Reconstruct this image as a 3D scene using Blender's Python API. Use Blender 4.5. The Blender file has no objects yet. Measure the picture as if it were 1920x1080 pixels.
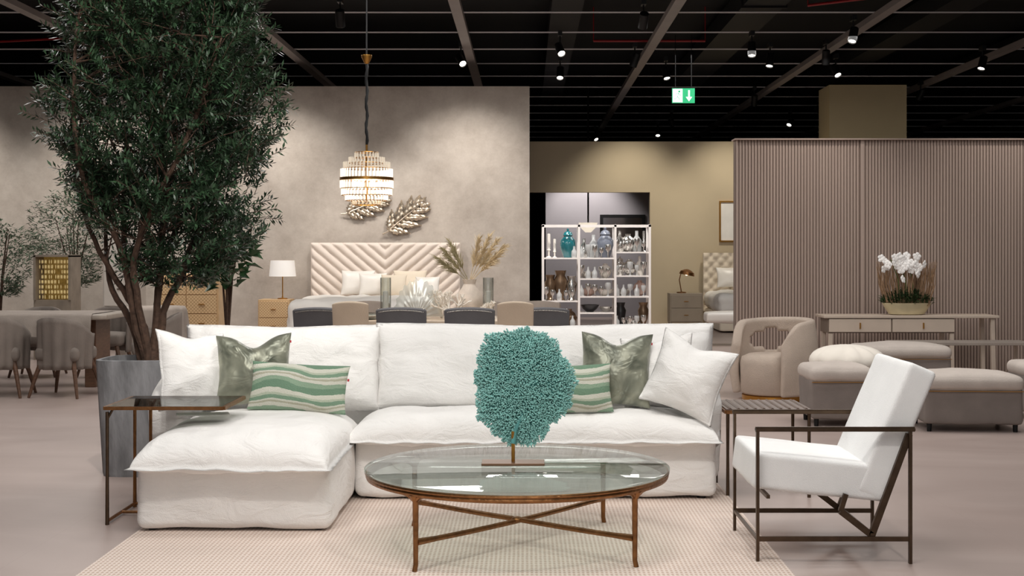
import bpy, math, random
from mathutils import Vector, Matrix, Euler, noise
R=random.Random(7)
COL=bpy.context.scene.collection
PI=math.pi
try: bpy.context.scene.view_settings.view_transform='Standard'
except Exception: pass

# ---------------------------------------------------------------- materials
def lin(c):
    c=c/255.0
    return c/12.92 if c<=0.04045 else ((c+0.055)/1.055)**2.4
def L(c): return (lin(c[0]),lin(c[1]),lin(c[2]),1)
MC={}
def mat(name,col=(200,200,200),rough=.6,metal=0,var=0,vs=6,bump=0,bs=80,trans=0,emit=None,es=0,sheen=0,detail=4,stretch=None,coat=0,alpha=1):
    if name in MC: return MC[name]
    m=bpy.data.materials.new(name); m.use_nodes=True
    nt=m.node_tree; N=nt.nodes; K=nt.links; b=N['Principled BSDF']
    b.inputs['Base Color'].default_value=L(col); b.inputs['Roughness'].default_value=rough
    b.inputs['Metallic'].default_value=metal
    b.inputs['Transmission Weight'].default_value=trans
    b.inputs['Coat Weight'].default_value=coat
    b.inputs['Alpha'].default_value=alpha
    if sheen:
        b.inputs['Sheen Weight'].default_value=sheen; b.inputs['Sheen Roughness'].default_value=.4
    if emit:
        b.inputs['Emission Color'].default_value=L(emit); b.inputs['Emission Strength'].default_value=es
    tc=N.new('ShaderNodeTexCoord'); mp=N.new('ShaderNodeMapping'); K.new(tc.outputs['Object'],mp.inputs['Vector'])
    if stretch: mp.inputs['Scale'].default_value=stretch
    n=N.new('ShaderNodeTexNoise'); n.inputs['Scale'].default_value=vs; n.inputs['Detail'].default_value=detail
    K.new(mp.outputs['Vector'],n.inputs['Vector'])
    v=max(var,.03)
    cr=N.new('ShaderNodeValToRGB'); c=L(col)
    cr.color_ramp.elements[0].position=.3; cr.color_ramp.elements[1].position=.7
    cr.color_ramp.elements[0].color=(c[0]*(1-v),c[1]*(1-v),c[2]*(1-v),1)
    cr.color_ramp.elements[1].color=(min(1,c[0]*(1+v)),min(1,c[1]*(1+v)),min(1,c[2]*(1+v)),1)
    K.new(n.outputs['Fac'],cr.inputs['Fac']); K.new(cr.outputs['Color'],b.inputs['Base Color'])
    if bump:
        n2=N.new('ShaderNodeTexNoise'); n2.inputs['Scale'].default_value=bs; n2.inputs['Detail'].default_value=2
        K.new(mp.outputs['Vector'],n2.inputs['Vector'])
        bp=N.new('ShaderNodeBump'); bp.inputs['Strength'].default_value=bump; bp.inputs['Distance'].default_value=.01
        K.new(n2.outputs['Fac'],bp.inputs['Height']); K.new(bp.outputs['Normal'],b.inputs['Normal'])
    MC[name]=m; return m
def glassmat(name,tint=(225,238,232),base=.06,rough=.02):
    if name in MC: return MC[name]
    m=bpy.data.materials.new(name); m.use_nodes=True; nt=m.node_tree; N=nt.nodes; K=nt.links
    N.remove(N['Principled BSDF']); out=N['Material Output']
    t=N.new('ShaderNodeBsdfTransparent'); t.inputs['Color'].default_value=L(tint)
    g=N.new('ShaderNodeBsdfGlossy'); g.inputs['Roughness'].default_value=rough
    lw=N.new('ShaderNodeLayerWeight'); lw.inputs['Blend'].default_value=.25
    mr=N.new('ShaderNodeMapRange'); mr.inputs['To Min'].default_value=base; mr.inputs['To Max'].default_value=.7
    mx=N.new('ShaderNodeMixShader'); K.new(lw.outputs['Fresnel'],mr.inputs['Value']); K.new(mr.outputs['Result'],mx.inputs['Fac'])
    K.new(t.outputs[0],mx.inputs[1]); K.new(g.outputs[0],mx.inputs[2]); K.new(mx.outputs[0],out.inputs['Surface'])
    MC[name]=m; return m
def nodes_of(name,rough=.8):
    m=bpy.data.materials.new(name); m.use_nodes=True; nt=m.node_tree
    b=nt.nodes['Principled BSDF']; b.inputs['Roughness'].default_value=rough
    return m,nt.nodes,nt.links,b
def linen(name,col):
    """slub linen with soft fabric creases in the normal"""
    m,N,K,b=nodes_of(name,.95)
    b.inputs['Sheen Weight'].default_value=.1
    tc=N.new('ShaderNodeTexCoord'); n=N.new('ShaderNodeTexNoise'); n.inputs['Scale'].default_value=3; K.new(tc.outputs['Object'],n.inputs['Vector'])
    cr=N.new('ShaderNodeValToRGB'); e=cr.color_ramp.elements; e[0].position=.3;e[1].position=.7
    e[0].color=L([c-4 for c in col]); e[1].color=L([min(255,c+3) for c in col]); K.new(n.outputs['Fac'],cr.inputs[0]); K.new(cr.outputs[0],b.inputs['Base Color'])
    mp=N.new('ShaderNodeMapping'); mp.inputs['Scale'].default_value=(1,1,2.2); mp.inputs['Rotation'].default_value=(.2,.5,.4); K.new(tc.outputs['Object'],mp.inputs[0])
    n1=N.new('ShaderNodeTexNoise'); n1.inputs['Scale'].default_value=4.5; n1.inputs['Detail'].default_value=5; n1.inputs['Distortion'].default_value=1.4; n1.inputs['Roughness'].default_value=.55; K.new(mp.outputs[0],n1.inputs['Vector'])
    b1=N.new('ShaderNodeBump'); b1.inputs['Strength'].default_value=.42; b1.inputs['Distance'].default_value=.035; K.new(n1.outputs['Fac'],b1.inputs['Height'])
    n2=N.new('ShaderNodeTexNoise'); n2.inputs['Scale'].default_value=240; K.new(tc.outputs['Object'],n2.inputs['Vector'])
    b2=N.new('ShaderNodeBump'); b2.inputs['Strength'].default_value=.3; b2.inputs['Distance'].default_value=.008; K.new(n2.outputs['Fac'],b2.inputs['Height']); K.new(b1.outputs[0],b2.inputs['Normal']); K.new(b2.outputs[0],b.inputs['Normal'])
    MC[name]=m; return m

# ---------------------------------------------------------------- geometry
def join(gs):
    V=[];F=[]
    for v,f in gs:
        o=len(V); V+=[tuple(p) for p in v]; F+=[tuple(i+o for i in q) for q in f]
    return V,F
def xf(g,M):
    return [tuple(M@Vector(p)) for p in g[0]],g[1]
def T(x,y,z): return Matrix.Translation((x,y,z))
def RX(a): return Matrix.Rotation(math.radians(a),4,'X')
def RY(a): return Matrix.Rotation(math.radians(a),4,'Y')
def RZ(a): return Matrix.Rotation(math.radians(a),4,'Z')
def box(x0,x1,y0,y1,z0,z1):
    v=[(x0,y0,z0),(x1,y0,z0),(x1,y1,z0),(x0,y1,z0),(x0,y0,z1),(x1,y0,z1),(x1,y1,z1),(x0,y1,z1)]
    return v,[(0,3,2,1),(4,5,6,7),(0,1,5,4),(1,2,6,5),(2,3,7,6),(3,0,4,7)]
def frame_of(d):
    d=d.normalized(); a=Vector((0,0,1)) if abs(d.z)<.9 else Vector((1,0,0))
    u=d.cross(a).normalized(); w=d.cross(u).normalized(); return u,w
def tube(pts,r,n=8,caps=True):
    pts=[Vector(p) for p in pts]; rs=r if isinstance(r,(list,tuple)) else [r]*len(pts)
    V=[];F=[]; u=None
    for i,p in enumerate(pts):
        d=(pts[min(i+1,len(pts)-1)]-pts[max(i-1,0)])
        if u is None: u,w=frame_of(d)
        else:
            d=d.normalized(); u=(u-d*u.dot(d)).normalized(); w=d.cross(u)
        for k in range(n):
            a=2*PI*k/n; V.append(tuple(p+(u*math.cos(a)+w*math.sin(a))*rs[i]))
    for i in range(len(pts)-1):
        for k in range(n):
            k2=(k+1)%n; F.append((i*n+k,i*n+k2,(i+1)*n+k2,(i+1)*n+k))
    if caps: F.append(tuple(range(n-1,-1,-1))); F.append(tuple((len(pts)-1)*n+k for k in range(n)))
    return V,F
def sqtube(p0,p1,w,h=None):
    p0=Vector(p0);p1=Vector(p1);h=h or w;d=p1-p0
    u,v=frame_of(d)
    V=[]
    for p in(p0,p1):
        for a,b in((-1,-1),(1,-1),(1,1),(-1,1)): V.append(tuple(p+u*a*w/2+v*b*h/2))
    return V,[(3,2,1,0),(4,5,6,7),(0,1,5,4),(1,2,6,5),(2,3,7,6),(3,0,4,7)]
def lathe(prof,n=28,sx=1,sy=1):
    V=[];F=[]
    for r,z in prof:
        for k in range(n):
            a=2*PI*k/n; V.append((r*math.cos(a)*sx,r*math.sin(a)*sy,z))
    for i in range(len(prof)-1):
        for k in range(n):
            k2=(k+1)%n; F.append((i*n+k,i*n+k2,(i+1)*n+k2,(i+1)*n+k))
    F.append(tuple(range(n-1,-1,-1))); F.append(tuple((len(prof)-1)*n+k for k in range(n)))
    return V,F
def torus(R0,r,n=64,m=8,z=0):
    V=[];F=[]
    for i in range(n):
        a=2*PI*i/n
        for k in range(m):
            b=2*PI*k/m; q=R0+r*math.cos(b); V.append((q*math.cos(a),q*math.sin(a),z+r*math.sin(b)))
    for i in range(n):
        for k in range(m):
            F.append((i*m+k,((i+1)%n)*m+k,((i+1)%n)*m+(k+1)%m,i*m+(k+1)%m))
    return V,F
def ell(c,rx,ry,rz,n=14,m=8):
    prof=[(max(math.sin(PI*i/m),.001),-math.cos(PI*i/m)) for i in range(m+1)]
    g=lathe(prof,n); return [(c[0]+x*rx,c[1]+y*ry,c[2]+z*rz) for x,y,z in g[0]],g[1]
def softbox(w,d,h,r,n=12,puff=(0,0,0),wr=0,seed=0,fr=4):
    a=Vector((w/2,d/2,h/2)); idx={};V=[];F=[]
    ts=[math.sin(PI/2*(2*i/n-1)) for i in range(n+1)]
    def vid(q):
        k=tuple(round(c,4) for c in q)
        if k in idx: return idx[k]
        p=Vector((q[0]*a.x,q[1]*a.y,q[2]*a.z))
        inn=Vector([max(-(a[i]-r),min(a[i]-r,p[i])) for i in range(3)])
        dd=p-inn; nn=dd.normalized() if dd.length>1e-6 else Vector((0,0,1))
        p=inn+nn*r
        for i in range(3):
            j,k2=(i+1)%3,(i+2)%3
            p[i]+=puff[i]*q[i]*(1-q[j]**2)*(1-q[k2]**2)
        if wr:
            s=noise.noise(Vector((p.x*fr+seed,p.y*fr,p.z*fr)))+.5*noise.noise(Vector((p.x*fr*2.3,p.y*fr*2.3+seed,p.z*fr*2.3)))
            p+=nn*s*wr
        idx[k]=len(V); V.append(tuple(p)); return idx[k]
    for ax in range(3):
        for s in(-1,1):
            for i in range(n):
                for j in range(n):
                    qs=[]
                    for di,dj in((0,0),(1,0),(1,1),(0,1)):
                        q=[0,0,0]; q[ax]=s; q[(ax+1)%3]=ts[i+di]; q[(ax+2)%3]=ts[j+dj]; qs.append(vid(q))
                    if s<0: qs.reverse()
                    F.append(tuple(qs))
    return V,F
def pillow(w,h,tf,tb=None,n=30,pinch=.06,fl=.0,pw=.5,q=2,chop=0,wr=0,seed=0,fr=6,droop=0,crease=0):
    """x width, z height, front at -y"""
    tb=tf if tb is None else tb
    us=[math.sin(PI/2*(2*i/n-1)) for i in range(n+1)]
    if fl:
        us=[-1-2*fl/w]+us+[1+2*fl/w]
        vs=[math.sin(PI/2*(2*i/n-1)) for i in range(n+1)]; vs=[-1-2*fl/h]+vs+[1+2*fl/h]
    else: vs=us
    m=len(us); V=[];F=[];ids={}
    for side in(-1,1):
        for i,u in enumerate(us):
            for j,v in enumerate(vs):
                edge=i in(0,m-1) or j in(0,m-1)
                if side==1 and edge: ids[(1,i,j)]=ids[(-1,i,j)]; continue
                uu=min(1,abs(u));vv=min(1,abs(v))
                f=max(0,(1-uu**q)*(1-vv**q))**pw
                th=(tf if side<0 else tb)*f
                if fl and not edge: th=max(th,.004)
                x=w/2*u*(1-pinch*(1-vv**2)); z=h/2*v*(1-pinch*(1-uu**2))
                z-=chop*math.exp(-(u/.4)**2)*max(0,(v+.2)/1.2)
                y=side*th
                if wr:
                    k=noise.noise(Vector((x*fr+seed,z*fr,seed)))+.5*noise.noise(Vector((x*fr*2.2,z*fr*2.2+seed,3)))
                    y+=side*wr*k*(.25+f)*(0 if edge else 1)
                    y+=wr*.8*noise.noise(Vector((x*9,z*9,seed+5)))*(1-f)
                if crease:
                    e=max(uu,vv); y+=side*crease*math.sin((x*55 if vv>uu else z*55)+4*noise.noise(Vector((x*5,z*5,seed))))*max(0,(e-.55)/.45)*(1-e)*3
                y+=droop*(1-f)
                ids[(side,i,j)]=len(V); V.append((x,y,z))
    for side in(-1,1):
        for i in range(m-1):
            for j in range(m-1):
                q4=[ids[(side,i,j)],ids[(side,i+1,j)],ids[(side,i+1,j+1)],ids[(side,i,j+1)]]
                if side>0:q4.reverse()
                F.append(tuple(q4))
    return V,F

# ---------------------------------------------------------------- objects
def ob(name,g,m,parent=None,loc=(0,0,0),rot=(0,0,0),smooth=True,bev=0,label=None,cat=None,group=None,kind=None,solid=0,ang=40):
    me=bpy.data.meshes.new(name); me.from_pydata(g[0],[],g[1]); me.update()
    ms=m if isinstance(m,list) else [m]
    for q in ms: me.materials.append(q)
    if smooth:
        me.polygons.foreach_set('use_smooth',[True]*len(me.polygons))
        try: me.set_sharp_from_angle(angle=math.radians(ang))
        except Exception: pass
    o=bpy.data.objects.new(name,me); COL.objects.link(o)
    o.location=loc; o.rotation_euler=[math.radians(a) for a in rot]
    if parent: o.parent=parent
    if solid:
        s=o.modifiers.new('s','SOLIDIFY'); s.thickness=solid; s.offset=0
    if bev:
        b=o.modifiers.new('b','BEVEL'); b.width=bev; b.segments=3; b.limit_method='ANGLE'; b.angle_limit=math.radians(50)
    if label:o['label']=label
    if cat:o['category']=cat
    if group:o['group']=group
    if kind:o['kind']=kind
    return o
def thing(name,label,cat,loc=(0,0,0),rz=0,group=None):
    e=bpy.data.objects.new(name,None); COL.objects.link(e); e.empty_display_size=.1
    e.location=loc; e.rotation_euler=(0,0,math.radians(rz)); e['label']=label; e['category']=cat
    if group:e['group']=group
    return e
def dup(root,loc,rz=None,label=None,scale=None,rot=None):
    c=root.copy(); COL.objects.link(c); c.location=loc
    if rz is not None: c.rotation_euler=(0,0,math.radians(rz))
    if rot is not None: c.rotation_euler=[math.radians(a) for a in rot]
    if scale: c.scale=(scale,)*3
    if label:c['label']=label
    def rec(a,b):
        for k in list(a.children):
            if k==b: continue
            q=k.copy(); COL.objects.link(q); q.parent=b; rec(k,q)
    rec(root,c); return c

# ---------------------------------------------------------------- base materials
white_fab=linen('white_linen',(240,238,235))
white_fab2=mat('white_boucle',(240,240,239),.95,var=.02,vs=5,bump=.3,bs=300)
bronze=mat('bronze_metal',(140,98,62),.38,.9,var=.25,vs=25,bump=.3,bs=60)
dbronze=mat('dark_bronze',(86,70,56),.4,.85,var=.2,vs=20)
blackm=mat('black_metal',(14,14,15),.5,.3)
glass=glassmat('clear_glass',(240,246,243),.10)
darkglass=glassmat('smoked_glass',(190,193,187),.14,.03)
brass=mat('brass',(190,140,70),.3,1,var=.1)
woodl=mat('oak_wood',(190,150,105),.5,var=.18,vs=9,stretch=(1,1,8))
woodd=mat('walnut_wood',(96,68,50),.5,var=.25,vs=9,stretch=(1,1,6))
cream=mat('cream_velvet',(226,212,192),.85,var=.04,sheen=.2,bump=.1)
greyf=mat('grey_upholstery',(92,91,94),.8,var=.08,bump=.2,bs=150)
taupef=mat('taupe_upholstery',(158,146,136),.9,var=.08,bump=.3,bs=150)
ceram_w=mat('white_ceramic',(232,226,218),.35,var=.03)

# ---------------------------------------------------------------- setting
def S(name,g,m,**k):
    return ob(name,g,m,kind='structure',smooth=False,**k)
m,N,K,b=nodes_of('stone_floor',.36)
tc=N.new('ShaderNodeTexCoord'); mp=N.new('ShaderNodeMapping'); K.new(tc.outputs['Object'],mp.inputs[0]); mp.inputs['Scale'].default_value=(.5,.9,1)
n=N.new('ShaderNodeTexNoise'); n.inputs['Scale'].default_value=1.2; n.inputs['Detail'].default_value=7; n.inputs['Distortion'].default_value=1.6
K.new(mp.outputs[0],n.inputs['Vector'])
cr=N.new('ShaderNodeValToRGB'); e=cr.color_ramp.elements; e[0].position=.3; e[1].position=.72; e[0].color=L((166,148,141)); e[1].color=L((182,165,158))
K.new(n.outputs['Fac'],cr.inputs[0])
br=N.new('ShaderNodeTexBrick'); br.inputs['Scale'].default_value=1; br.offset=0
for k_,v_ in (('Mortar Size',.002),('Brick Width',1.2),('Row Height',1.2)): br.inputs[k_].default_value=v_
K.new(tc.outputs['Object'],br.inputs['Vector']); br.inputs['Color1'].default_value=(1,1,1,1); br.inputs['Color2'].default_value=(.985,.985,.985,1); br.inputs['Mortar'].default_value=(.92,.91,.90,1)
mx=N.new('ShaderNodeMixRGB'); mx.blend_type='MULTIPLY'; mx.inputs[0].default_value=1; K.new(cr.outputs[0],mx.inputs[1]); K.new(br.outputs['Color'],mx.inputs[2]); K.new(mx.outputs[0],b.inputs['Base Color'])
S('floor',box(-14,14,-3,42,-.1,0),m)
m,N,K,b=nodes_of('plaster_wall',.85)
tc=N.new('ShaderNodeTexCoord'); n=N.new('ShaderNodeTexNoise'); n.inputs['Scale'].default_value=1.6; n.inputs['Detail'].default_value=12; n.inputs['Roughness'].default_value=.75
K.new(tc.outputs['Object'],n.inputs['Vector']); cr=N.new('ShaderNodeValToRGB'); e=cr.color_ramp.elements; e[0].position=.32;e[1].position=.68; e[0].color=L((170,158,147)); e[1].color=L((204,194,183)); K.new(n.outputs['Fac'],cr.inputs[0]); K.new(cr.outputs[0],b.inputs['Base Color'])
plaster=m
blk=mat('black_ceiling',(4,4,5),.95)
S('wall_bedroom',box(-13.5,.07,22,22.3,0,4.18),plaster)
beige=mat('beige_paint',(194,178,150),.85,var=.03,vs=2)
S('wall_beige',join([box(2.43,9,26,26.2,0,3.6),box(.09,2.43,26,26.2,2.61,3.6)]),beige)
lilac=mat('lilac_grey_paint',(160,155,158),.8,var=.04,vs=2)
S('wall_alcove',box(.45,5,29.5,29.7,0,3.3),lilac)
S('wall_rear',box(-14,14,40,40.2,0,5.4),blk)
S('wall_left',box(-14.2,-14,-3,40,0,5.4),mat('side_paint',(90,84,78),.9))
S('wall_right',box(14,14.2,-3,40,0,5.4),mat('side_paint2',(90,84,78),.9))
S('ceiling',box(-14,14,-3,40,5.4,5.5),blk)
S('trim_column',box(5.7,7.15,25,25.9,0,4.58),mat('column_paint',(218,202,160),.85,var=.03,vs=2))
slatm=mat('taupe_slats',(166,147,136),.6,var=.05,vs=3,stretch=(6,6,.3))
slatb=mat('slat_backing',(126,110,100),.8)
S('wall_slatted',join([box(2.45,8.2,15.545,15.7,0,2.75)]),slatb)
g=[box(2.43,8.2,15.46,15.72,2.75,2.765)]
x=2.47
while x<8.15:
    if abs(x-3.92)>.026: g.append(tube([(x,15.535,0),(x,15.535,2.75)],.0155,8))
    x+=.036
g.append(box(3.90,3.94,15.505,15.545,0,2.75))
ob('trim_slats',join(g),slatm,kind='structure',smooth=True)
beamm=mat('beam_grey',(134,127,124),.6,var=.05,vs=3)
railm=mat('rail_light_grey',(216,213,214),.5)
ti=1
for X in(-9.45,-6.6,-3.75,-.9,1.95,4.78,7.6,10.4):
    S('trim_%d'%ti,box(X-.07,X+.07,8,39.5,4.6,4.68),beamm); ti+=1
Y=11.5
while Y<39:
    S('trim_%d'%ti,box(-13.9,13.9,Y-.016,Y+.016,4.685,4.70),railm); ti+=1; Y+=1.64
duct=mat('dark_duct',(7,7,9),.7,.3)
for X,Y0,Y1,w in((-5.2,12,24,.6),(.6,12,38,.45),(3.4,14,38,.6),(6.2,12,38,.5),(8.9,12,38,.6)):
    ob('ventilation_duct',join([box(X-w/2,X+w/2,Y0,Y1,4.95,5.25)]+[box(X-w/2-.03,X+w/2+.03,y-.03,y+.03,4.92,5.4) for y in (Y0+1,Y0+5,Y1-2)]),duct,smooth=False,label='dark metal rectangular ventilation duct under the black ceiling',cat='duct',group='ceiling ducts')
redm=mat('red_pipe_paint',(150,22,26),.4)
for i,(p0,p1) in enumerate((((-4.5,17.6,4.85),(-.8,17.9,4.85)),((3.9,18.4,4.85),(5.5,17.2,4.85)),((-10,22,4.85),(-6.5,21,4.85)),((1.1,21.5,4.85),(2.9,21.5,4.85)))):
    a=Vector(p0);b_=Vector(p1)
    ob('sprinkler_pipe',join([tube([p0,p1],.02,10),tube([a,a+Vector((0,0,.56))],.008,8),tube([b_,b_+Vector((0,0,.56))],.008,8)]),redm,label='thin red sprinkler pipe hung below the black ceiling',cat='pipe',group='red sprinkler pipes')

# ---------------------------------------------------------------- rug
m,N,K,b=nodes_of('ribbed_rug',.95)
tc=N.new('ShaderNodeTexCoord')
w1=N.new('ShaderNodeTexWave'); w1.wave_type='BANDS'; w1.bands_direction='X'; w1.inputs['Scale'].default_value=15; w1.inputs['Distortion'].default_value=.5
w2=N.new('ShaderNodeTexWave'); w2.wave_type='BANDS'; w2.bands_direction='Y'; w2.inputs['Scale'].default_value=9; w2.inputs['Distortion'].default_value=.4
for w in(w1,w2): K.new(tc.outputs['Object'],w.inputs['Vector'])
mm=N.new('ShaderNodeMath'); mm.operation='MULTIPLY'; K.new(w1.outputs['Fac'],mm.inputs[0]); K.new(w2.outputs['Fac'],mm.inputs[1])
cr=N.new('ShaderNodeValToRGB'); e=cr.color_ramp.elements; e[0].position=.1;e[1].position=.75; e[0].color=L((226,211,201)); e[1].color=L((190,164,147)); K.new(mm.outputs[0],cr.inputs[0]); K.new(cr.outputs[0],b.inputs['Base Color'])
bp=N.new('ShaderNodeBump'); bp.inputs['Strength'].default_value=.5; bp.inputs['Distance'].default_value=.01; bp.invert=True; K.new(mm.outputs[0],bp.inputs['Height']); K.new(bp.outputs[0],b.inputs['Normal'])
ob('area_rug',box(-1.6,1.6,-2,2.2,0,.012),m,loc=(-.4,6.1,0),smooth=False,bev=.004,label='cream ribbed woven area rug under the sofa and coffee table',cat='rug')

# ---------------------------------------------------------------- sofa
sofa=thing('sectional_sofa','large white linen slipcovered sectional sofa with chaise','sofa',(-.45,7.7,.012))
def sp(name,g,x,y,z,rot=(0,0,0),mt=white_fab,label=None):
    return ob(name,g,mt,parent=sofa,loc=(x+.45,y-7.7,z-.012),rot=rot,label=label,ang=180)
sp('chaise_base',softbox(1.0,1.9,.33,.045,34,(.01,.01,0),.009,3,4),-1.5,7.79,.19)
sp('seat_base',softbox(2.1,.98,.35,.045,34,(.01,.01,0),.009,9,4),.06,8.22,.2)
sp('back_frame',softbox(3.22,.34,.8,.08,22,(.0,.02,0),.01,5,3),-.47,8.66,.42)
for nm,X,sd in(('arm',-2.1,1),('arm',1.035,2)):
    g=softbox(.22,.84,.66,.09,22,(.02,.0,.02),.010,sd,5)
    g=([(x+(.03*(z+.33) if X>0 else -.05*(z+.33)),y,z-(.16*max(0,-(y)/.42)**1.5 if z>0 else 0)) for x,y,z in g[0]],g[1])
    sp(nm,g,X,8.26,.4)
g=pillow(1.0,1.42,.15,.06,56,.010,.022,.38,5,0,.015,1,4,.03,.008)
sp('seat_cushion',xf(g,RX(-90)),-1.5,7.44,.375)
g=pillow(2.14,.66,.13,.06,70,.006,.022,.38,5,0,.015,6,4,.03,.008)
sp('seat_cushion',xf(g,RX(-90)),.045,7.97,.385)
g=pillow(1.2,.52,.15,.1,56,.022,.018,.4,3.5,.01,.018,11,4,0,.008)
sp('back_cushion',g,-1.52,8.38,.72,(-14,0,1.5))
g=pillow(2.1,.53,.15,.1,70,.015,.018,.4,3.5,.015,.018,15,4,0,.008)
sp('back_cushion',g,.12,8.38,.725,(-14,0,-1))
for x,y in((-1.93,6.92),(-1.07,6.92),(-.9,7.8),(1.03,7.8),(-1.93,8.7),(1.03,8.7)):
    ob('foot',lathe([(.025,.0),(.03,.06)],12),blackm,parent=sofa,loc=(x+.45,y-7.7,0),label='small black foot')

def velvet():
    m,N,K,b=nodes_of('green_velvet',.34)
    tc=N.new('ShaderNodeTexCoord'); n=N.new('ShaderNodeTexNoise'); n.inputs['Scale'].default_value=5; n.inputs['Detail'].default_value=2.5; n.inputs['Distortion'].default_value=1.2
    K.new(tc.outputs['Object'],n.inputs['Vector']); cr=N.new('ShaderNodeValToRGB'); e=cr.color_ramp.elements; e[0].position=.35;e[1].position=.68
    e[0].color=L((92,96,82)); e[1].color=L((160,161,142)); K.new(n.outputs['Fac'],cr.inputs[0]); K.new(cr.outputs[0],b.inputs['Base Color'])
    b.inputs['Sheen Weight'].default_value=.4; b.inputs['Metallic'].default_value=.3
    n2=N.new('ShaderNodeTexNoise'); n2.inputs['Scale'].default_value=8; n2.inputs['Detail'].default_value=2; n2.inputs['Distortion'].default_value=1.4; K.new(tc.outputs['Object'],n2.inputs['Vector'])
    bp=N.new('ShaderNodeBump'); bp.inputs['Strength'].default_value=.5; bp.inputs['Distance'].default_value=.03; K.new(n2.outputs['Fac'],bp.inputs['Height']); K.new(bp.outputs[0],b.inputs['Normal'])
    return m
def wavy():
    m,N,K,b=nodes_of('wavy_stripe_fabric',.85)
    tc=N.new('ShaderNodeTexCoord'); sx=N.new('ShaderNodeSeparateXYZ'); K.new(tc.outputs['Object'],sx.inputs[0])
    def M(op,a,b2):
        q=N.new('ShaderNodeMath'); q.operation=op
        for i,v in enumerate((a,b2)):
            if v is None: continue
            if isinstance(v,(int,float)): q.inputs[i].default_value=v
            else: K.new(v,q.inputs[i])
        return q.outputs[0]
    s1=M('MULTIPLY',M('SINE',M('MULTIPLY',sx.outputs['X'],13.0),None),.018)
    z=M('ADD',sx.outputs['Z'],s1)
    mp=N.new('ShaderNodeMapping'); mp.inputs['Scale'].default_value=(.6,.2,1.2); K.new(tc.outputs['Object'],mp.inputs[0])
    n=N.new('ShaderNodeTexNoise'); n.inputs['Scale'].default_value=7; n.inputs['Detail'].default_value=1; K.new(mp.outputs[0],n.inputs['Vector'])
    z=M('ADD',z,M('MULTIPLY',n.outputs['Fac'],.06))
    mp2=N.new('ShaderNodeMapping'); mp2.inputs['Scale'].default_value=(.4,1,2); K.new(tc.outputs['Object'],mp2.inputs[0])
    n3=N.new('ShaderNodeTexNoise'); n3.inputs['Scale'].default_value=70; K.new(mp2.outputs[0],n3.inputs['Vector'])
    z=M('ADD',z,M('MULTIPLY',n3.outputs['Fac'],.008))
    f=M('FRACT',M('MULTIPLY',M('ADD',z,.5),6.3),None)
    cr=N.new('ShaderNodeValToRGB'); cr.color_ramp.interpolation='CONSTANT'; r=cr.color_ramp
    cols=[(0,(204,204,190)),(.16,(108,138,114)),(.38,(136,160,136)),(.54,(202,201,188)),(.66,(170,168,148)),(.73,(202,201,188)),(.79,(120,148,124)),(.92,(176,184,164))]
    r.elements[0].position=0; r.elements[0].color=L(cols[0][1]); r.elements[1].position=cols[1][0]; r.elements[1].color=L(cols[1][1])
    for p,c in cols[2:]:
        q=r.elements.new(p); q.color=L(c)
    K.new(f,cr.inputs[0]); K.new(cr.outputs[0],b.inputs['Base Color'])
    n2=N.new('ShaderNodeTexNoise'); n2.inputs['Scale'].default_value=150; K.new(tc.outputs['Object'],n2.inputs['Vector'])
    bp=N.new('ShaderNodeBump'); bp.inputs['Strength'].default_value=.5; bp.inputs['Distance'].default_value=.01; K.new(n2.outputs['Fac'],bp.inputs['Height']); K.new(bp.outputs[0],b.inputs['Normal'])
    return m
VEL=velvet(); WAV=wavy(); redtag=mat('red_tag',(170,30,40),.7)
def cushion(g,m,loc,rot,label,tag=None):
    o=ob('throw_pillow',g,m,loc=loc,rot=rot,label=label,cat='pillow',group='throw pillows on the sofa',ang=180)
    if tag:
        ob('fabric_tag',box(-.003,.008,-.002,.002,-.007,.007),redtag,parent=o,loc=tag,smooth=False,label='tiny red fabric tag')
    return o
cushion(pillow(.44,.46,.11,.1,36,.10,.012,.55,2.0,.02,.016,21,6,0,.008),white_fab,(-1.965,7.86,.745),(-14,6,46),'plump white linen throw pillow leaning on the sofa arm')
cushion(pillow(.45,.44,.085,.085,36,.08,0,.5,2.2,.07,.016,31,6,0,.008),VEL,(-1.62,7.95,.745),(-16,-2,4),'olive green crushed velvet throw pillow with chopped top',(.216,0,.165))
cushion(pillow(.58,.29,.075,.075,30,.05,.0,.5,2.4,0,.010,41,6),WAV,(-1.325,7.80,.655),(-18,3,-2),'green and cream wavy striped lumbar pillow',(.283,0,.06))
cushion(pillow(.43,.45,.085,.085,36,.08,0,.5,2.2,.06,.016,51,6,0,.008),VEL,(.54,7.97,.745),(-15,2,-6),'olive green crushed velvet throw pillow with chopped top',(.206,0,.165))
cushion(pillow(.58,.29,.075,.075,30,.05,.0,.5,2.4,0,.010,61,6),WAV,(.22,7.80,.645),(-18,-2,2),'green and cream wavy striped lumbar pillow',(-.283,0,.06))
cushion(pillow(.42,.42,.09,.09,36,.10,.012,.55,2.0,.02,.016,81,6,0,.008),white_fab,(.80,8.02,.73),(-14,-6,-14),'white linen throw pillow tucked behind another pillow')
cushion(pillow(.45,.43,.11,.1,36,.11,.012,.55,2.0,.03,.016,71,6,0,.008),white_fab,(.95,7.80,.72),(-14,18,-26),'plump white linen throw pillow leaning on the sofa arm')
ob('fabric_swatch',box(-.16,.12,-.07,.07,0,.005),mat('swatch_paper',(186,184,178),.7),loc=(-1.74,7.28,.562),rot=(-1,1,16),smooth=False,label='thin pale fabric swatch card lying on the chaise cushion',cat='card')

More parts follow.
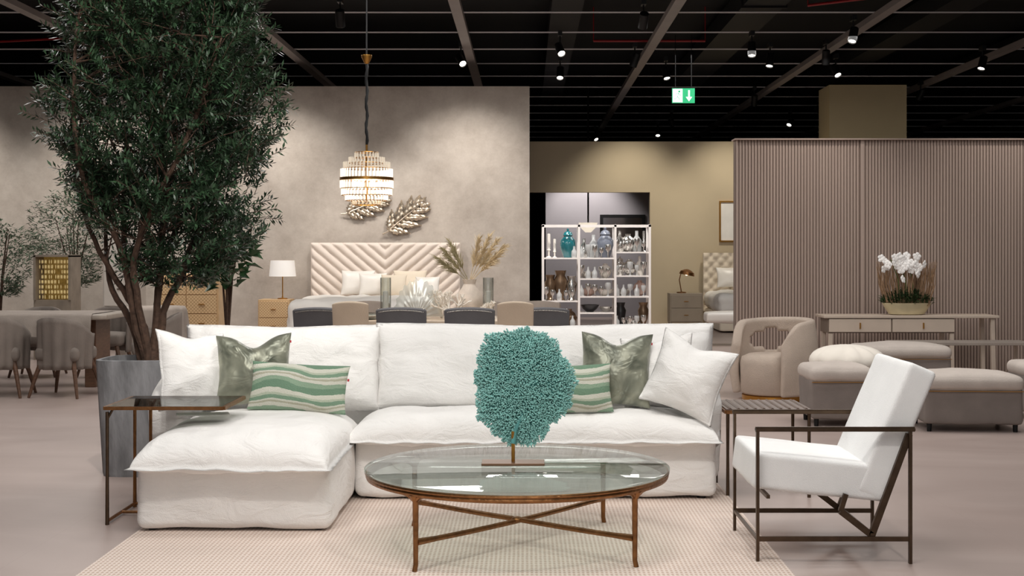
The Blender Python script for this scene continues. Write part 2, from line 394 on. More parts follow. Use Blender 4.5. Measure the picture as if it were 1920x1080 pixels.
# ---------------------------------------------------------------- coffee table
ct=thing('coffee_table','round glass-topped coffee table with bronze metal frame','table',(-.04,6.54,.012),5)
ob('glass_top',lathe([(.738,.375),(.745,.378),(.745,.388),(.738,.391)],96),glass,parent=ct,label='clear round glass top')
ob('frame_ring',join([torus(.725,.014,96,8,.352),torus(.735,.008,96,8,.368)]),bronze,parent=ct)
for k in range(4):
    a=PI/4+k*PI/2; c,s=math.cos(a),math.sin(a); r=.705
    pts=[(c*(r+.008),s*(r+.008),0),(c*r,s*r,.03),(c*r,s*r,.2),(c*r,s*r,.31),(c*(r+.01),s*(r+.01),.35)]
    g=[tube(pts,[.012,.0115,.013,.014,.026],10)]
    for d in(-1,1):
        a2=a+d*.13; g.append(tube([(c*r,s*r,.315),(math.cos(a+d*.05)*.715,math.sin(a+d*.05)*.715,.342),(math.cos(a2)*.725,math.sin(a2)*.725,.352)],[.012,.012,.01],8))
    ob('leg',join(g),bronze,parent=ct)
for k in range(2):
    a=PI/4+k*PI/2; c,s=math.cos(a),math.sin(a)
    pts=[(c*t*.7,s*t*.7,.118+.012*abs(t)**2+(.008 if k else 0)*(1-abs(t))) for t in[-1+i/6 for i in range(13)]]
    ob('stretcher',tube(pts,[.013 if abs(i-6)<6 else .017 for i in range(13)],8),bronze,parent=ct)
ob('frame_joint',ell((0,0,.125),.03,.03,.016),bronze,parent=ct)

# coral sculpture
cs=thing('coral_sculpture','teal sea fan coral on a bronze stand upon the coffee table','sculpture',(-.06,6.58,.4035))
ob('base_plate',box(-.155,.155,-.07,.07,0,.012),mat('bronze_plate',(120,92,72),.4,.7,var=.1),parent=cs,smooth=False,bev=.003)
ob('rod',tube([(0,0,.012),(0,0,.16)],.009,12),brass,parent=cs)
def outl(a):
    return 1+.05*math.sin(3*a+1)+.04*math.sin(5*a+2.2)+.03*math.sin(9*a)+.02*math.sin(17*a+1)+.015*math.sin(31*a)
cx,cz=.045,.385
nr,na=14,72
base=[(cx,-.0,cz)]
for i in range(1,nr+1):
    for k in range(na):
        a=2*PI*k/na; rr=i/nr*.95
        base.append((cx+math.cos(a)*.236*outl(a)*rr,.035*rr*rr+.004*math.sin(a*12+rr*9),cz+math.sin(a)*.278*outl(a)*rr))
bf=[(0,1+k,1+(k+1)%na) for k in range(na)]
for i in range(nr-1):
    for k in range(na):
        k2=(k+1)%na; bf.append((1+i*na+k,1+(i+1)*na+k,1+(i+1)*na+k2,1+i*na+k2))
tealb=mat('teal_coral_core',(80,138,136),.85,var=.2,vs=30)
ob('coral_core',join([(base,bf),tube([(0,0,.1),(.01,.005,.16),(cx,.01,.25)],[.014,.012,.01],8)]),tealb,parent=cs,ang=60)
def nub(p,d,l,r):
    p=Vector(p);d=Vector(d).normalized();u,w=frame_of(d);n=5;V=[];F=[]
    for t,rr in((0,.75),(.6,.8),(.82,1.15),(.98,.75)):
        for k in range(n):
            a=2*PI*k/n; V.append(tuple(p+d*l*t+(u*math.cos(a)+w*math.sin(a))*r*rr))
    V.append(tuple(p+d*l*1.06))
    for i in range(3):
        for k in range(n): F.append((i*n+k,i*n+(k+1)%n,(i+1)*n+(k+1)%n,(i+1)*n+k))
    for k in range(n): F.append((3*n+k,3*n+(k+1)%n,4*n))
    return V,F
gs=[]
NN=9500
for i in range(NN):
    q=min(1,math.sqrt((i+.5)/NN)+R.uniform(-.01,.01)); a=i*2.399963+R.uniform(-.06,.06)/(q+.1)
    x=cx+math.cos(a)*.238*outl(a)*q; z=cz+math.sin(a)*.281*outl(a)*q
    side=-1 if i%4 else 1
    d=(math.cos(a)*q*q*1.1+R.uniform(-.4,.4),side*(1.25-.75*q*q)+R.uniform(-.1,.1),math.sin(a)*q*q*1.1+R.uniform(-.4,.4))
    vein=abs(math.sin(a*4.5+q*3+.6*math.sin(q*9)))
    gs.append(nub((x,.035*q*q,z),d,R.uniform(.009,.019)*(.55+.6*vein*(1-q)+.6*q),R.uniform(.0026,.0038)))
ob('coral_fan',join(gs),mat('teal_coral',(140,192,186),.75,var=.14,vs=25),parent=cs,ang=70)

# ---------------------------------------------------------------- C side table (chaise)
st=thing('side_table','slim bronze side table with smoked glass top over the chaise','table',(-2.23,7.07,0))
ob('table_top',box(.01,.62,.0,.52,.622,.630),darkglass,parent=st,smooth=False,label='smoked glass top')
ob('top_frame',join([sqtube((0,0,.62),(.63,0,.62),.018),sqtube((0,.52,.62),(.63,.52,.62),.018),sqtube((0,0,.62),(0,.52,.62),.018),sqtube((.63,0,.62),(.63,.52,.62),.018)]),bronze,parent=st,smooth=False)
for x,y in((0.01,.01),(.01,.51),(.10,.51)):
    ob('leg',join([tube([(x,y,0),(x,y,.3),(x,y,.6)],[.011,.009,.01],8),tube([(x,y,.56),(x+.03,y,.615)],.007,6)]),dbronze if y<.1 else bronze,parent=st)
ob('base_bar',join([tube([(.01,.01,.02),(.01,.51,.02)],.009,8),tube([(.01,.51,.02),(.10,.51,.02)],.009,8),tube([(.01,.26,.02),(.17,.26,.02)],.008,8)]),bronze,parent=st)

st2=thing('side_table','square bronze side table with dark reeded top beside the sofa','table',(1.185,7.86,0))
g=[box(0,.5,0,.5,.505,.522)]
for i in range(10): g.append(tube([(.025+i*.05,.012,.516),(.025+i*.05,.488,.516)],.012,8))
ob('table_top',join(g),mat('dark_reeded_wood',(104,86,76),.35,var=.2),parent=st2,smooth=True)
ob('top_frame',join([sqtube((0,0,.505),(.5,0,.505),.02),sqtube((0,.5,.505),(.5,.5,.505),.02),sqtube((0,0,.505),(0,.5,.505),.02),sqtube((.5,0,.505),(.5,.5,.505),.02)]),bronze,parent=st2,smooth=False)
for x,y in((.01,.01),(.49,.01),(.01,.49),(.49,.49)):
    ob('leg',tube([(x,y,0),(x,y,.25),(x,y,.5)],[.011,.009,.011],8),dbronze,parent=st2)

# ---------------------------------------------------------------- armchair
ac=thing('armchair','white upholstered armchair with slim dark bronze metal frame','armchair',(1.07,6.2,0))
t=.022
for yy in(0,.68):
    g=[sqtube((.01,yy,0),(.01,yy,.62),t,.014),sqtube((.72,yy,0),(.72,yy,.62),t,.014),sqtube((0,yy,.625),(.74,yy,.625),.014,t),sqtube((.01,yy,.115),(.72,yy,.115),.014,t)]
    g.append(box(0,.74,yy-.016,yy+.016,.618,.630))
    y2=yy+(.02 if yy==0 else -.02)
    g+= [sqtube((.72,y2,.60),(.545,y2,.128),.024,.03),sqtube((.545,y2,.128),(.40,y2,.24),.024,.03),sqtube((.40,y2,.24),(.425,y2,.32),.022,.022)]
    ob('side_frame',join(g),dbronze,parent=ac,smooth=False)
for x,z,w in((.01,.115,.014),(.545,.13,.02),(.06,.31,.016)):
    ob('cross_bar',sqtube((x,.0,z),(x,.68,z),w),dbronze,parent=ac,smooth=False)
g=softbox(.63,.62,.17,.022,20,(.0,.0,.008),.003,4,3)
ob('seat_cushion',g,white_fab2,parent=ac,loc=(.31,.34,.395),rot=(0,6,0),ang=180)
g=softbox(.14,.62,.66,.022,20,(.006,.0,.0),.003,8,3)
ob('backrest',g,white_fab2,parent=ac,loc=(.665,.34,.605),rot=(0,23,0),ang=180)

# ---------------------------------------------------------------- olive tree
tree=thing('potted_olive_tree','tall olive tree with dense dark leaves in a grey planter','tree',(-2.52,8.8,0))
conc=mat('grey_concrete',(126,126,128),.85,var=.35,vs=5,bump=.5,bs=25,stretch=(2,2,.6))
def sqring(r,z,n=32,p=4.5):
    out=[]
    for k in range(n):
        a=2*PI*k/n; c,s=math.cos(a),math.sin(a); q=r/((abs(c)**p+abs(s)**p)**(1/p)); out.append((q*c,q*s,z))
    return out
prof=[(.225,0),(.23,.02),(.265,.70),(.268,.75),(.24,.752),(.235,.69)]
V=[];F=[];n=32
for r_,z in prof: V+=sqring(r_,z,n)
for i in range(len(prof)-1):
    for k in range(n): F.append((i*n+k,i*n+(k+1)%n,(i+1)*n+(k+1)%n,(i+1)*n+k))
F.append(tuple(range(n-1,-1,-1)))
ob('planter',(V,F),conc,parent=tree,label='tall grey concrete planter')
ob('soil',(sqring(.236,.695,n),[tuple(range(n))]),mat('dark_soil',(40,32,26),.95,var=.3,vs=40),parent=tree)
bark=mat('olive_bark',(78,58,46),.9,var=.3,vs=30,bump=.6,bs=40)
stems=[[(.02,0,.68),(-.0,0,.95),(-.12,-.05,1.2),(-.26,-.1,1.45),(-.38,-.1,1.8),(-.44,-.1,2.3)],
 [(.0,0,.68),(-.07,.02,.95),(-.2,.0,1.2),(-.26,.05,1.5),(-.3,.1,2.0)],
 [(.03,0,.68),(-.03,.03,1.0),(-.14,.06,1.35),(-.16,.1,1.8),(-.12,.1,2.5),(-.1,.1,3.1)],
 [(.07,0,.68),(.08,0,1.0),(.12,0,1.4),(.14,0,1.9),(.12,-.05,2.5),(.15,0,3.2)],
 [(.09,.02,.68),(.13,.03,1.05),(.24,.05,1.3),(.33,.08,1.6),(.45,.1,2.0),(.55,.1,2.6)],
 [(.05,.05,.68),(.06,.12,1.1),(.1,.25,1.5),(.3,.4,1.9),(.5,.45,2.4)],
 [(.05,-.05,.68),(.02,-.1,1.0),(.0,-.22,1.4),(.2,-.35,1.8),(.45,-.4,2.3),(.6,-.4,2.8)],
 [(.04,-.03,.68),(-.04,-.1,1.05),(-.1,-.2,1.5),(-.28,-.35,1.9),(-.33,-.4,2.5),(-.3,-.35,3.0)]]
gs=[];spts=[]
def smooth_pts(P,k=4):
    P=[Vector(p) for p in P];out=[]
    for i in range(len(P)-1):
        p0=P[max(i-1,0)];p1=P[i];p2=P[i+1];p3=P[min(i+2,len(P)-1)]
        for j in range(k):
            t=j/k; out.append(.5*((2*p1)+(p2-p0)*t+(2*p0-5*p1+4*p2-p3)*t*t+(3*p1-p0-3*p2+p3)*t**3))
    out.append(P[-1]); return out
for i,s in enumerate(stems):
    P=smooth_pts(s); nn=len(P); P=[p+Vector((R.uniform(-.008,.008),R.uniform(-.008,.008),0)) for p in P]
    gs.append(tube(P,[.023*(1-j/nn)**.8+.005 for j in range(nn)],8)); spts+=[p for p in P if p.z>1.2]
gs.append(xf(lathe([(.09,.68),(.05,.74),(.05,.8)],10),T(.04,0,0)))
crown=[(1.14,.08,.22),(1.35,.30,.24),(1.55,.46,.19),(1.75,.54,.15),(2.05,.58,.15),(2.4,.62,.15),(2.75,.64,.16),(3.1,.62,.12),(3.4,.5,.1),(3.6,.2,.1)]
def cr_at(z):
    for (z0,r0,c0),(z1,r1,c1) in zip(crown,crown[1:]):
        if z0<=z<=z1:
            t=(z-z0)/(z1-z0); return r0+(r1-r0)*t,c0+(c1-c0)*t
    return 0,0
def leaf(LV,LF,p,d,up,l,w,fold=.3):
    d=d.normalized(); s=d.cross(up); s=s.normalized() if s.length>1e-3 else Vector((1,0,0)); nrm=s.cross(d)
    o=len(LV)
    LV+= [tuple(p),tuple(p+d*l*.45+s*w/2+nrm*w*fold),tuple(p+d*l*.55),tuple(p+d*l*.45-s*w/2+nrm*w*fold),tuple(p+d*l-nrm*l*.08)]
    LF+= [(o,o+1,o+2),(o,o+2,o+3),(o+1,o+4,o+2),(o+2,o+4,o+3)]
def leaf1(LV,LF,p,d,up,l,w):
    d=d.normalized(); s=d.cross(up); s=s.normalized() if s.length>1e-3 else Vector((1,0,0))
    o=len(LV); q=p+d*l*.5
    LV+= [tuple(p),tuple(q+s*w/2),tuple(p+d*l),tuple(q-s*w/2)]
    LF.append((o,o+1,o+2,o+3))
LV=[];LF=[]
cnt=0
while cnt<3300:
    z=R.uniform(1.2,3.5); rr,c=cr_at(z)
    if z<1.6 and R.random()<.5: continue
    a=R.uniform(0,2*PI); q=R.random()**.45
    ep=Vector((c+math.cos(a)*rr*q,math.sin(a)*rr*1.0*q,z))
    cl=noise.noise(ep*3.6+Vector((3,1,7)))
    if cl<-.12 and R.random()<.8: continue
    ep.x+=math.cos(a)*rr*q*(.13*math.sin(a*3+z*4)+.10*math.sin(a*5-z*7)+.32*max(0,cl))
    out=Vector((math.cos(a)*.6,math.sin(a)*.6,0))
    tw=out+Vector((R.uniform(-.5,.5),R.uniform(-.5,.5),R.uniform(-.1,1.1))); tw=tw.normalized(); ln=R.uniform(.11,.20)
    if cnt%7==0:
        sp_=min((spts[R.randrange(len(spts))] for _ in range(14)),key=lambda s:(s-ep).length+abs(s.z+.2-ep.z))
        dr=ep-sp_
        if dr.length<.6: gs.append(tube([sp_,sp_+dr*.5+Vector((0,0,.03)),ep],[.006,.004,.002],4,False))
    if cnt%2==0: gs.append(tube([ep-tw*.04,ep+tw*ln],[.0028,.0012],3,False))
    nl=R.randint(17,23); u,w=frame_of(tw)
    for j in range(nl):
        t_=j/nl; p=ep+tw*ln*t_; an=j*2.2+R.random()
        d=tw*.7+(u*math.cos(an)+w*math.sin(an))*.85
        leaf1(LV,LF,p,d,Vector((R.uniform(-.7,.7),R.uniform(-.7,.7),1)),R.uniform(.038,.064),R.uniform(.012,.019))
    cnt+=1
ob('trunk',join(gs),bark,parent=tree,label='slender multi-stem brown trunk')
leafm=mat('olive_leaves',(44,66,44),.38,var=.6,vs=11)
o=ob('foliage',(LV,LF),leafm,parent=tree,smooth=False,label='dense small dark green leaves'); o['kind']='stuff'

# ---------------------------------------------------------------- ceiling spotlights
sl0=thing('track_spotlight','black cylindrical track spotlight with glowing lens under the ceiling','light',(0,0,0),group='ceiling track spotlights')
ob('mount',join([box(-.03,.03,-.09,.09,.20,.27),tube([(0,0,.0),(0,0,.22)],.012,8)]),blackm,parent=sl0,smooth=False)
hd=ob('lamp_head',lathe([(.045,.12),(.06,.11),(.062,-.10),(.055,-.105),(.05,-.08)],18),blackm,parent=sl0,rot=(28,0,0))
lens=mat('spot_lens',(255,250,240),.3,emit=(255,246,232),es=9)
ob('lens',lathe([(.001,-.088),(.05,-.088),(.05,-.084),(.001,-.084)],18),lens,parent=hd)
spots=[(-2.36,17.0),(1.52,17.15),(.51,19.6),(3.33,19.6),(4.6,20.4),(4.5,18.3),(2.34,22.2),(1.7,20.7),(.58,22.2),(6.2,28.1),(3.35,30.5),(3.3,33.2),(1.8,34.5),(4.5,26.2),(6.06,30.5),(-1.0,20.7),(-6.9,20.5),(5.1,21.9),(7.2,21),(7.5,25.3),(3.8,20.7),(-5.1,19.2)]
sl0.location=(spots[0][0],spots[0][1],4.42)
for i,(X,Y) in enumerate(spots[1:]):
    d=dup(sl0,(X,Y,4.42))
    for k in d.children:
        if k.name.startswith('lamp_head'): k.rotation_euler=[math.radians(q) for q in ((R.uniform(-45,-5)) if i%3 else R.uniform(10,45),R.uniform(-30,30),0)]

# exit sign
ex=thing('exit_sign','green and white illuminated emergency exit sign with arrow','sign',(2.37,20,3.79))
gm=mat('sign_green',(10,140,90),.5,emit=(10,150,95),es=.8); wm=mat('sign_white',(240,250,245),.5,emit=(225,245,238),es=.9)
ob('sign_panel',box(-.17,.17,-.015,.015,-.11,.11),gm,parent=ex,smooth=False)
ob('doorway_pictogram',box(-.16,-.015,-.022,-.0155,-.10,.10),wm,parent=ex,smooth=False)
def poly(pts,y0,y1):
    n=len(pts); V=[(x,y0,z) for x,z in pts]+[(x,y1,z) for x,z in pts]
    return V,[tuple(range(n)),tuple(range(2*n-1,n-1,-1))]+[(i,i+n,(i+1)%n+n,(i+1)%n) for i in range(n)]
man=[ell((-.062,-.024,.062),.016,.003,.016,12,6)]
for a,b_,w in(((-.07,.04),(-.09,-.015),.03),((-.09,-.015),(-.06,-.045),.018),((-.06,-.045),(-.07,-.085),.015),((-.09,-.015),(-.115,-.05),.018),((-.115,-.05),(-.148,-.05),.014),((-.072,.035),(-.045,.0),.013),((-.045,.0),(-.025,.015),.012),((-.075,.038),(-.11,.03),.013),((-.11,.03),(-.12,.0),.012)):
    man.append(sqtube((a[0],-.0245,a[1]),(b_[0],-.0245,b_[1]),w,.004) )
ob('running_figure',join(man),gm,parent=ex,smooth=False)
ob('arrow',join([box(.07,.095,-.022,-.0155,-.02,.08),poly([(.035,-.02),(.13,-.02),(.0825,-.085)][::-1],-.022,-.0155),]),wm,parent=ex,smooth=False)
ob('hanger',join([tube([(-.12,0,.11),(-.12,0,.91)],.006,6),tube([(.12,0,.11),(.12,0,.91)],.006,6)]),blackm,parent=ex)

# ---------------------------------------------------------------- chandelier
ch=thing('chandelier','tiered crystal rod chandelier with brass bands on black cord','chandelier',(-1.63,13.7,0))
crod=mat('crystal_glow',(246,242,234),.12,emit=(255,242,222),es=.6,alpha=.7)  # emission put into the crystal so it looks lit from inside
crod2=mat('crystal_faint_glow',(226,218,204),.12,emit=(255,236,205),es=.15,alpha=.5)  # dimmer tiers, a weaker glow is put into this material too
def tier(r,z0,z1,n,m):
    g=[]
    for k in range(n):
        a=2*PI*k/n; g.append(tube([(r*math.cos(a),r*math.sin(a),z0),(r*math.cos(a),r*math.sin(a),z1)],.0085,6))
    ob('crystal_ring',join(g),m,parent=ch,label='ring of hanging crystal rods')
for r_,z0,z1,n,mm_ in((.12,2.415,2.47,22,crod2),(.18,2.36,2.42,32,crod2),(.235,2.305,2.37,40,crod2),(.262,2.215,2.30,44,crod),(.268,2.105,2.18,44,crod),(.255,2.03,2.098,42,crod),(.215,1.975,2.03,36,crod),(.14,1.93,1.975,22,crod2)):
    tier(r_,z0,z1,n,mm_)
dkb=mat('antique_brass',(160,116,58),.35,1,var=.1)
ob('brass_band',join([torus(r_,.005,40,6,z) for r_,z in((.12,2.47),(.12,2.415),(.18,2.36),(.235,2.305),(.262,2.10),(.255,2.03),(.215,1.975),(.14,1.93))]+[lathe([(.27,2.183),(.276,2.183),(.276,2.212),(.27,2.212)],40)]+[tube([(0,0,1.95),(0,0,2.55)],.012,8)]),dkb,parent=ch)
bulbm=mat('warm_bulb',(255,230,190),.3,emit=(255,220,170),es=7)
for k in range(6):
    a=k*PI/3; ob('bulb',ell((.13*math.cos(a),.13*math.sin(a),2.14),.02,.02,.04,10,6),bulbm,parent=ch)
P=[(.006*math.sin(i*1.1),.006*math.cos(i*.9),2.55+i*.0425) for i in range(21)]
ob('cord',tube(P,[.014+.005*(i%2) for i in range(21)],6),blackm,parent=ch)
ob('canopy',join([lathe([(.02,3.38),(.03,3.40),(.055,3.45),(.055,3.47)],20)]),brass,parent=ch)
ob('drop_rod',tube([(0,0,3.47),(0,0,4.71)],.008,8),blackm,parent=ch)

# ---------------------------------------------------------------- bed wall
bed=thing('bed','upholstered cream bed with tall chevron tufted headboard','bed',(-2.29,21.9,0))
blush=mat('blush_velvet',(226,212,200),.75,var=.04,sheen=.3)
W_,Z0,Z1=1.22,.25,1.6; nx,nz=150,90;V=[];F=[]
for i in range(nx+1):
    for j in range(nz+1):
        x=-W_+2*W_*i/nx; z=Z0+(Z1-Z0)*j/nz
        k=abs(math.sin(PI*(z-abs(x)*.85)/.165))**.5
        e=min(1,min(W_-abs(x),Z1-z)/.04); 
        V.append((x,-.06-.055*k*max(0,e)**.5,z))
for i in range(nx):
    for j in range(nz):
        a=i*(nz+1)+j; F.append((a,a+nz+1,a+nz+2,a+1))
g=join([(V,F),box(-W_,W_,-.065,.0,Z0,Z1)])
ob('headboard',g,blush,parent=bed,ang=80)
ob('bed_base',softbox(2.1,2.0,.32,.03,8),blush,parent=bed,loc=(0,-1.15,.2),ang=180)
ob('mattress',softbox(2.0,1.95,.26,.06,8),ceram_w,parent=bed,loc=(0,-1.12,.48),ang=180)
ob('duvet',softbox(2.34,1.6,.5,.14,26,(0,0,.05),.05,4,3),mat('white_bedding',(236,231,224),.9,var=.03),parent=bed,loc=(-.1,-1.4,.47),ang=180)
for i,(x,y,z,w,h,rz) in enumerate(((-.42,-.32,.95,.55,.42,0),(.42,-.32,.95,.55,.42,0),(-.15,-.54,.93,.45,.38,5),(.2,-.76,.92,.42,.36,-6),(.72,-.54,.90,.4,.32,-4))):
    ob('bed_pillow',pillow(w,h,.07,.07,14,.07,0,.5,2.2,0,.01,i),cream if i%2 else ceram_w,loc=(-2.29+x,21.9+y,z),rot=(-20,0,rz),label='soft cream pillow propped against the headboard',cat='pillow',group='pillows on the bed',ang=180)
def drawer_chest(name,label,loc,w,d,h,cols,rows,m,handle=brass,rz=0,legs=.12,fm=None):
    c=thing(name,label,'cabinet',loc,rz)
    ob('body',box(-w/2,w/2,0,d,legs,h),m,parent=c,smooth=False,bev=.006)
    for i in range(cols):
        for j in range(rows):
            x0=-w/2+.02+(w-.04)*i/cols; x1=-w/2+.02+(w-.04)*(i+1)/cols-.01; z0=legs+.02+(h-legs-.04)*j/rows; z1=legs+.02+(h-legs-.04)*(j+1)/rows-.01
            dr=ob('drawer',box(x0,x1,-.018,0.0,z0,z1),fm or m,parent=c,smooth=False,bev=.004)
            ob('handle',sqtube(((x0+x1)/2-.04,-.03,(z0+z1)/2),((x0+x1)/2+.04,-.03,(z0+z1)/2),.012),handle,parent=dr,smooth=False)
    for x in(-w/2+.03,w/2-.03):
        for y in(.03,d-.03): ob('leg',sqtube((x,y,0),(x,y,legs),.03),m,parent=c,smooth=False)
    return c
m,N,K,b=nodes_of('rattan_weave',.7)
tc=N.new('ShaderNodeTexCoord'); ck=N.new('ShaderNodeTexChecker'); ck.inputs['Scale'].default_value=45; K.new(tc.outputs['Object'],ck.inputs['Vector']); ck.inputs['Color1'].default_value=L((226,194,150)); ck.inputs['Color2'].default_value=L((192,156,112)); K.new(ck.outputs[0],b.inputs['Base Color'])
rattan=m
oakm=mat('honey_oak',(212,178,134),.5,var=.1,vs=8)
drawer_chest('rattan_dresser','tall honey oak dresser with woven rattan drawer fronts',(-4.44,17.5,0),.84,.5,1.16,2,4,oakm,fm=rattan)
drawer_chest('nightstand','honey oak nightstand with rattan drawer beside the bed',(-4.0,21.2,0),.5,.45,.69,1,2,oakm,fm=rattan)
lp=thing('table_lamp','table lamp with white drum shade and slim brass stem','lamp',(-3.9,21.42,.69))
shade=mat('linen_shade',(236,232,228),.9,emit=(255,246,236),es=.25)
ob('base',lathe([(.08,0),(.08,.015),(.012,.025),(.012,.05)],20),brass,parent=lp)
ob('pole',tube([(0,0,.02),(0,0,.42)],.009,8),brass,parent=lp)
ob('lamp_shade',lathe([(.215,.365),(.19,.62),(.185,.62),(.21,.365)],32),shade,parent=lp)

def leafart(l,w):
    G=[]
    n=9
    for i in range(n):
        t_=.05+.9*i/(n-1); e=math.sin(PI*(t_*.78+.16))**.8
        for s in(-1,1):
            ll=w*.70*e+.06; ww=l*.13
            base=Vector((t_*l,-.06,0)); ang=math.radians(56-30*t_+(6 if i%2 else -4))
            d=Vector((math.cos(ang),0,s*math.sin(ang)))
            side=Vector((-d.z,0,d.x)); V=[];F=[]
            m_=14
            for a in range(m_+1):
                v=a/m_; hw=ww*.5*(math.sin(PI*(v*.86+.12))**.9)*(1+.28*((a%3)-1))
                for b2 in range(7):
                    q=(b2-3)/3; p=base+d*ll*v+side*hw*q+Vector((0,-.03*(1-abs(q))+.05*v*v+.010*math.sin(v*20+q*3)+(.010 if i%2 else 0),0)); V.append(tuple(p))
            for a in range(m_):
                for b2 in range(6):
                    k=a*7+b2; F.append((k,k+7,k+8,k+1))
            G.append((V,F))
    return join(G),tube([(-.12*l,-.03,.02),(.0,-.05,0),(.5*l,-.10,.01),(l*1.12,-.05,.02),(l*1.2,-.05,.06)],[.014,.012,.010,.007,.005],6)
silv=mat('antique_silver_gilt',(200,186,168),.36,.8,var=.35,vs=12)
for (X,Z,l,w,rot,lab) in((-2.27,1.78,.72,.42,-38,'large silvery metal leaf wall ornament'),(-2.95,2.08,.68,.32,-20,'smaller silvery metal leaf wall ornament')):
    g,s_=leafart(l,w)
    o=ob('leaf_wall_art',g,silv,loc=(X,21.98,Z),rot=(0,rot,0),label=lab,cat='wall art',group='metal leaves on the wall',solid=.005,ang=60)
    ob('stem',s_,silv,parent=o)

# ---------------------------------------------------------------- dining set
dt=thing('dining_table','long pale oak dining table behind the sofa','table',(-.9,13.75,0))
ob('table_top',box(-1.25,1.25,-.5,.5,.72,.765),mat('pale_oak',(200,180,158),.4,var=.1,vs=8,stretch=(1,6,1)),parent=dt,smooth=False,bev=.008)
for x in(-1.1,1.1):
    for y in(-.4,.4): ob('leg',sqtube((x,y,0),(x,y,.72),.08),woodl,parent=dt,smooth=False,bev=.005)
def shellback(w,h,z0,curve=.06,n=14):
    V=[];F=[]
    for i in range(n+1):
        for j in range(n+1):
            u=2*i/n-1;v=j/n
            V.append((u*w/2*(.94+.06*v),curve*(1-u*u)-.06*v*v*-1+.0,z0+h*v+.0-.02*u*u*v))
    for i in range(n):
        for j in range(n):
            a=i*(n+1)+j; F.append((a,a+n+1,a+n+2,a+1))
    return V,F
def dining_chair(loc,rz,m,label,w=.47,top=.92,nails=True,group='dining chairs'):
    c=thing('dining_chair',label,'chair',loc,rz,group)
    ob('seat',softbox(w*.98,.42,.1,.035,8,(0,0,.015)),m,parent=c,loc=(0,.18,.45),ang=180)
    ob('backrest',xf(shellback(w,top-.47,.47),Matrix.Scale(-1,4,(0,1,0))),m,parent=c,loc=(0,.0,0),solid=.055,bev=.01,ang=70)
    if nails:
        g=[]
        for k in range(27):
            v=k/26; z=.52+(top-.535)*v
            for s in(-1,1): g.append(ell((s*(w/2*(.94+.06*(z-.47)/.45)-.02),-.032-.06*((z-.47)/(top-.47))**2,z),.006,.004,.006,6,4))
        for k in range(30):
            u=-1+2*(k+.5)/30; g.append(ell((u*(w/2-.02),-.06*(1-u*u)-.09,top-.025-.02*u*u),.006,.004,.006,6,4))
        ob('nailhead_trim',join(g),mat('nickel_nails',(210,205,198),.3,.9),parent=c)
    for x in(-w/2+.05,w/2-.05):
        for y in(.02,.34): ob('leg',tube([(x,y,.42),(x*1.04,y,0)],[.024,.016],8),woodd,parent=c)
    return c
c0=dining_chair((-1.97,12.75,0),0,greyf,'grey dining chair with curved nailhead-trimmed back')
for X in(-1.18,-.53,.18): dup(c0,(X,12.75,0))
bfab=mat('beige_fabric',(186,168,148),.85,var=.05,bump=.2)
c1=dining_chair((-1.585,12.15,0),0,bfab,'narrow beige upholstered dining chair',.31,1.0,False)
dup(c1,(-.09,12.15,0))
c2=dining_chair((-1.75,14.75,0),180,taupef,'taupe upholstered dining chair',.48,.9,False)
for X in(-1.1,-.45,.15): dup(c2,(X,14.75,0))
tz=.765
clearg=glassmat('decor_glass',(238,242,240),.16,.06)
V=[];F=[];nu,nv=60,10
for i in range(nu+1):
    a=PI*i/nu
    for j in range(nv+1):
        v=j/nv; rr=.03+.22*v; fl=1+.04*math.cos(a*26)*v
        V.append((math.cos(a)*rr*fl,.16*v*v+.014*math.cos(a*26)*v-.05,.02+math.sin(a)*rr*1.5*fl))
for i in range(nu):
    for j in range(nv):
        a=i*(nv+1)+j; F.append((a,a+nv+1,a+nv+2,a+1))
ob('shell_bowl',(V,F),mat('fluted_glass',(206,208,200),.12,.2,alpha=.6),loc=(-1.1,13.6,tz),label='large fluted glass shell bowl on the dining table',cat='bowl',ang=80)
vase=thing('vase','round white ceramic vase holding dried pampas grass','vase',(-.58,13.85,tz))
ob('body',lathe([(.07,0),(.11,.03),(.145,.14),(.135,.24),(.08,.31),(.06,.35),(.075,.40),(.068,.40),(.05,.35)],32),mat('stoneware',(214,200,186),.7,var=.12,vs=10,bump=.3),parent=vase)
def plume(p0,p1,rad,n,rr):
    p0=Vector(p0);p1=Vector(p1);g=[tube([p0,p1],[.004,.002],4,False)]
    for i in range(n):
        t_=.35+.65*rr.random(); b0=p0.lerp(p1,t_); d=(p1-p0).normalized()+Vector((rr.uniform(-1,1),rr.uniform(-1,1),rr.uniform(-.8,.5)))*.55
        l=rad*(1.15-t_*.6)*rr.uniform(.7,1.3); e=b0+d*l
        g.append(tube([b0,b0+d*l*.6,e+Vector((0,0,-l*.2))],[.0032,.0026,.0014],3,False))
    return join(g)
pam=mat('dry_pampas',(216,196,160),.95,var=.15,vs=20); pam2=mat('dry_grass_olive',(156,144,108),.95,var=.2,vs=20)
rp=random.Random(3)
for i,(dx,dy,dz) in enumerate(((.28,0,.68),(.36,.05,.62),(.2,.05,.72),(.1,-.05,.7),(.32,-.08,.56),(-.26,0,.58),(-.2,.05,.66),(-.32,-.05,.5))):
    ob('pampas_plume',plume((0,0,.36),(dx,dy,dz+.12),.13,170,rp),pam if dx>0 else pam2,loc=(-.58,13.85,tz),label='dried feathery pampas grass plume standing in the vase',cat='dried grass',group='pampas plumes in the vase')
wc=mat('bleached_coral',(234,226,214),.7)
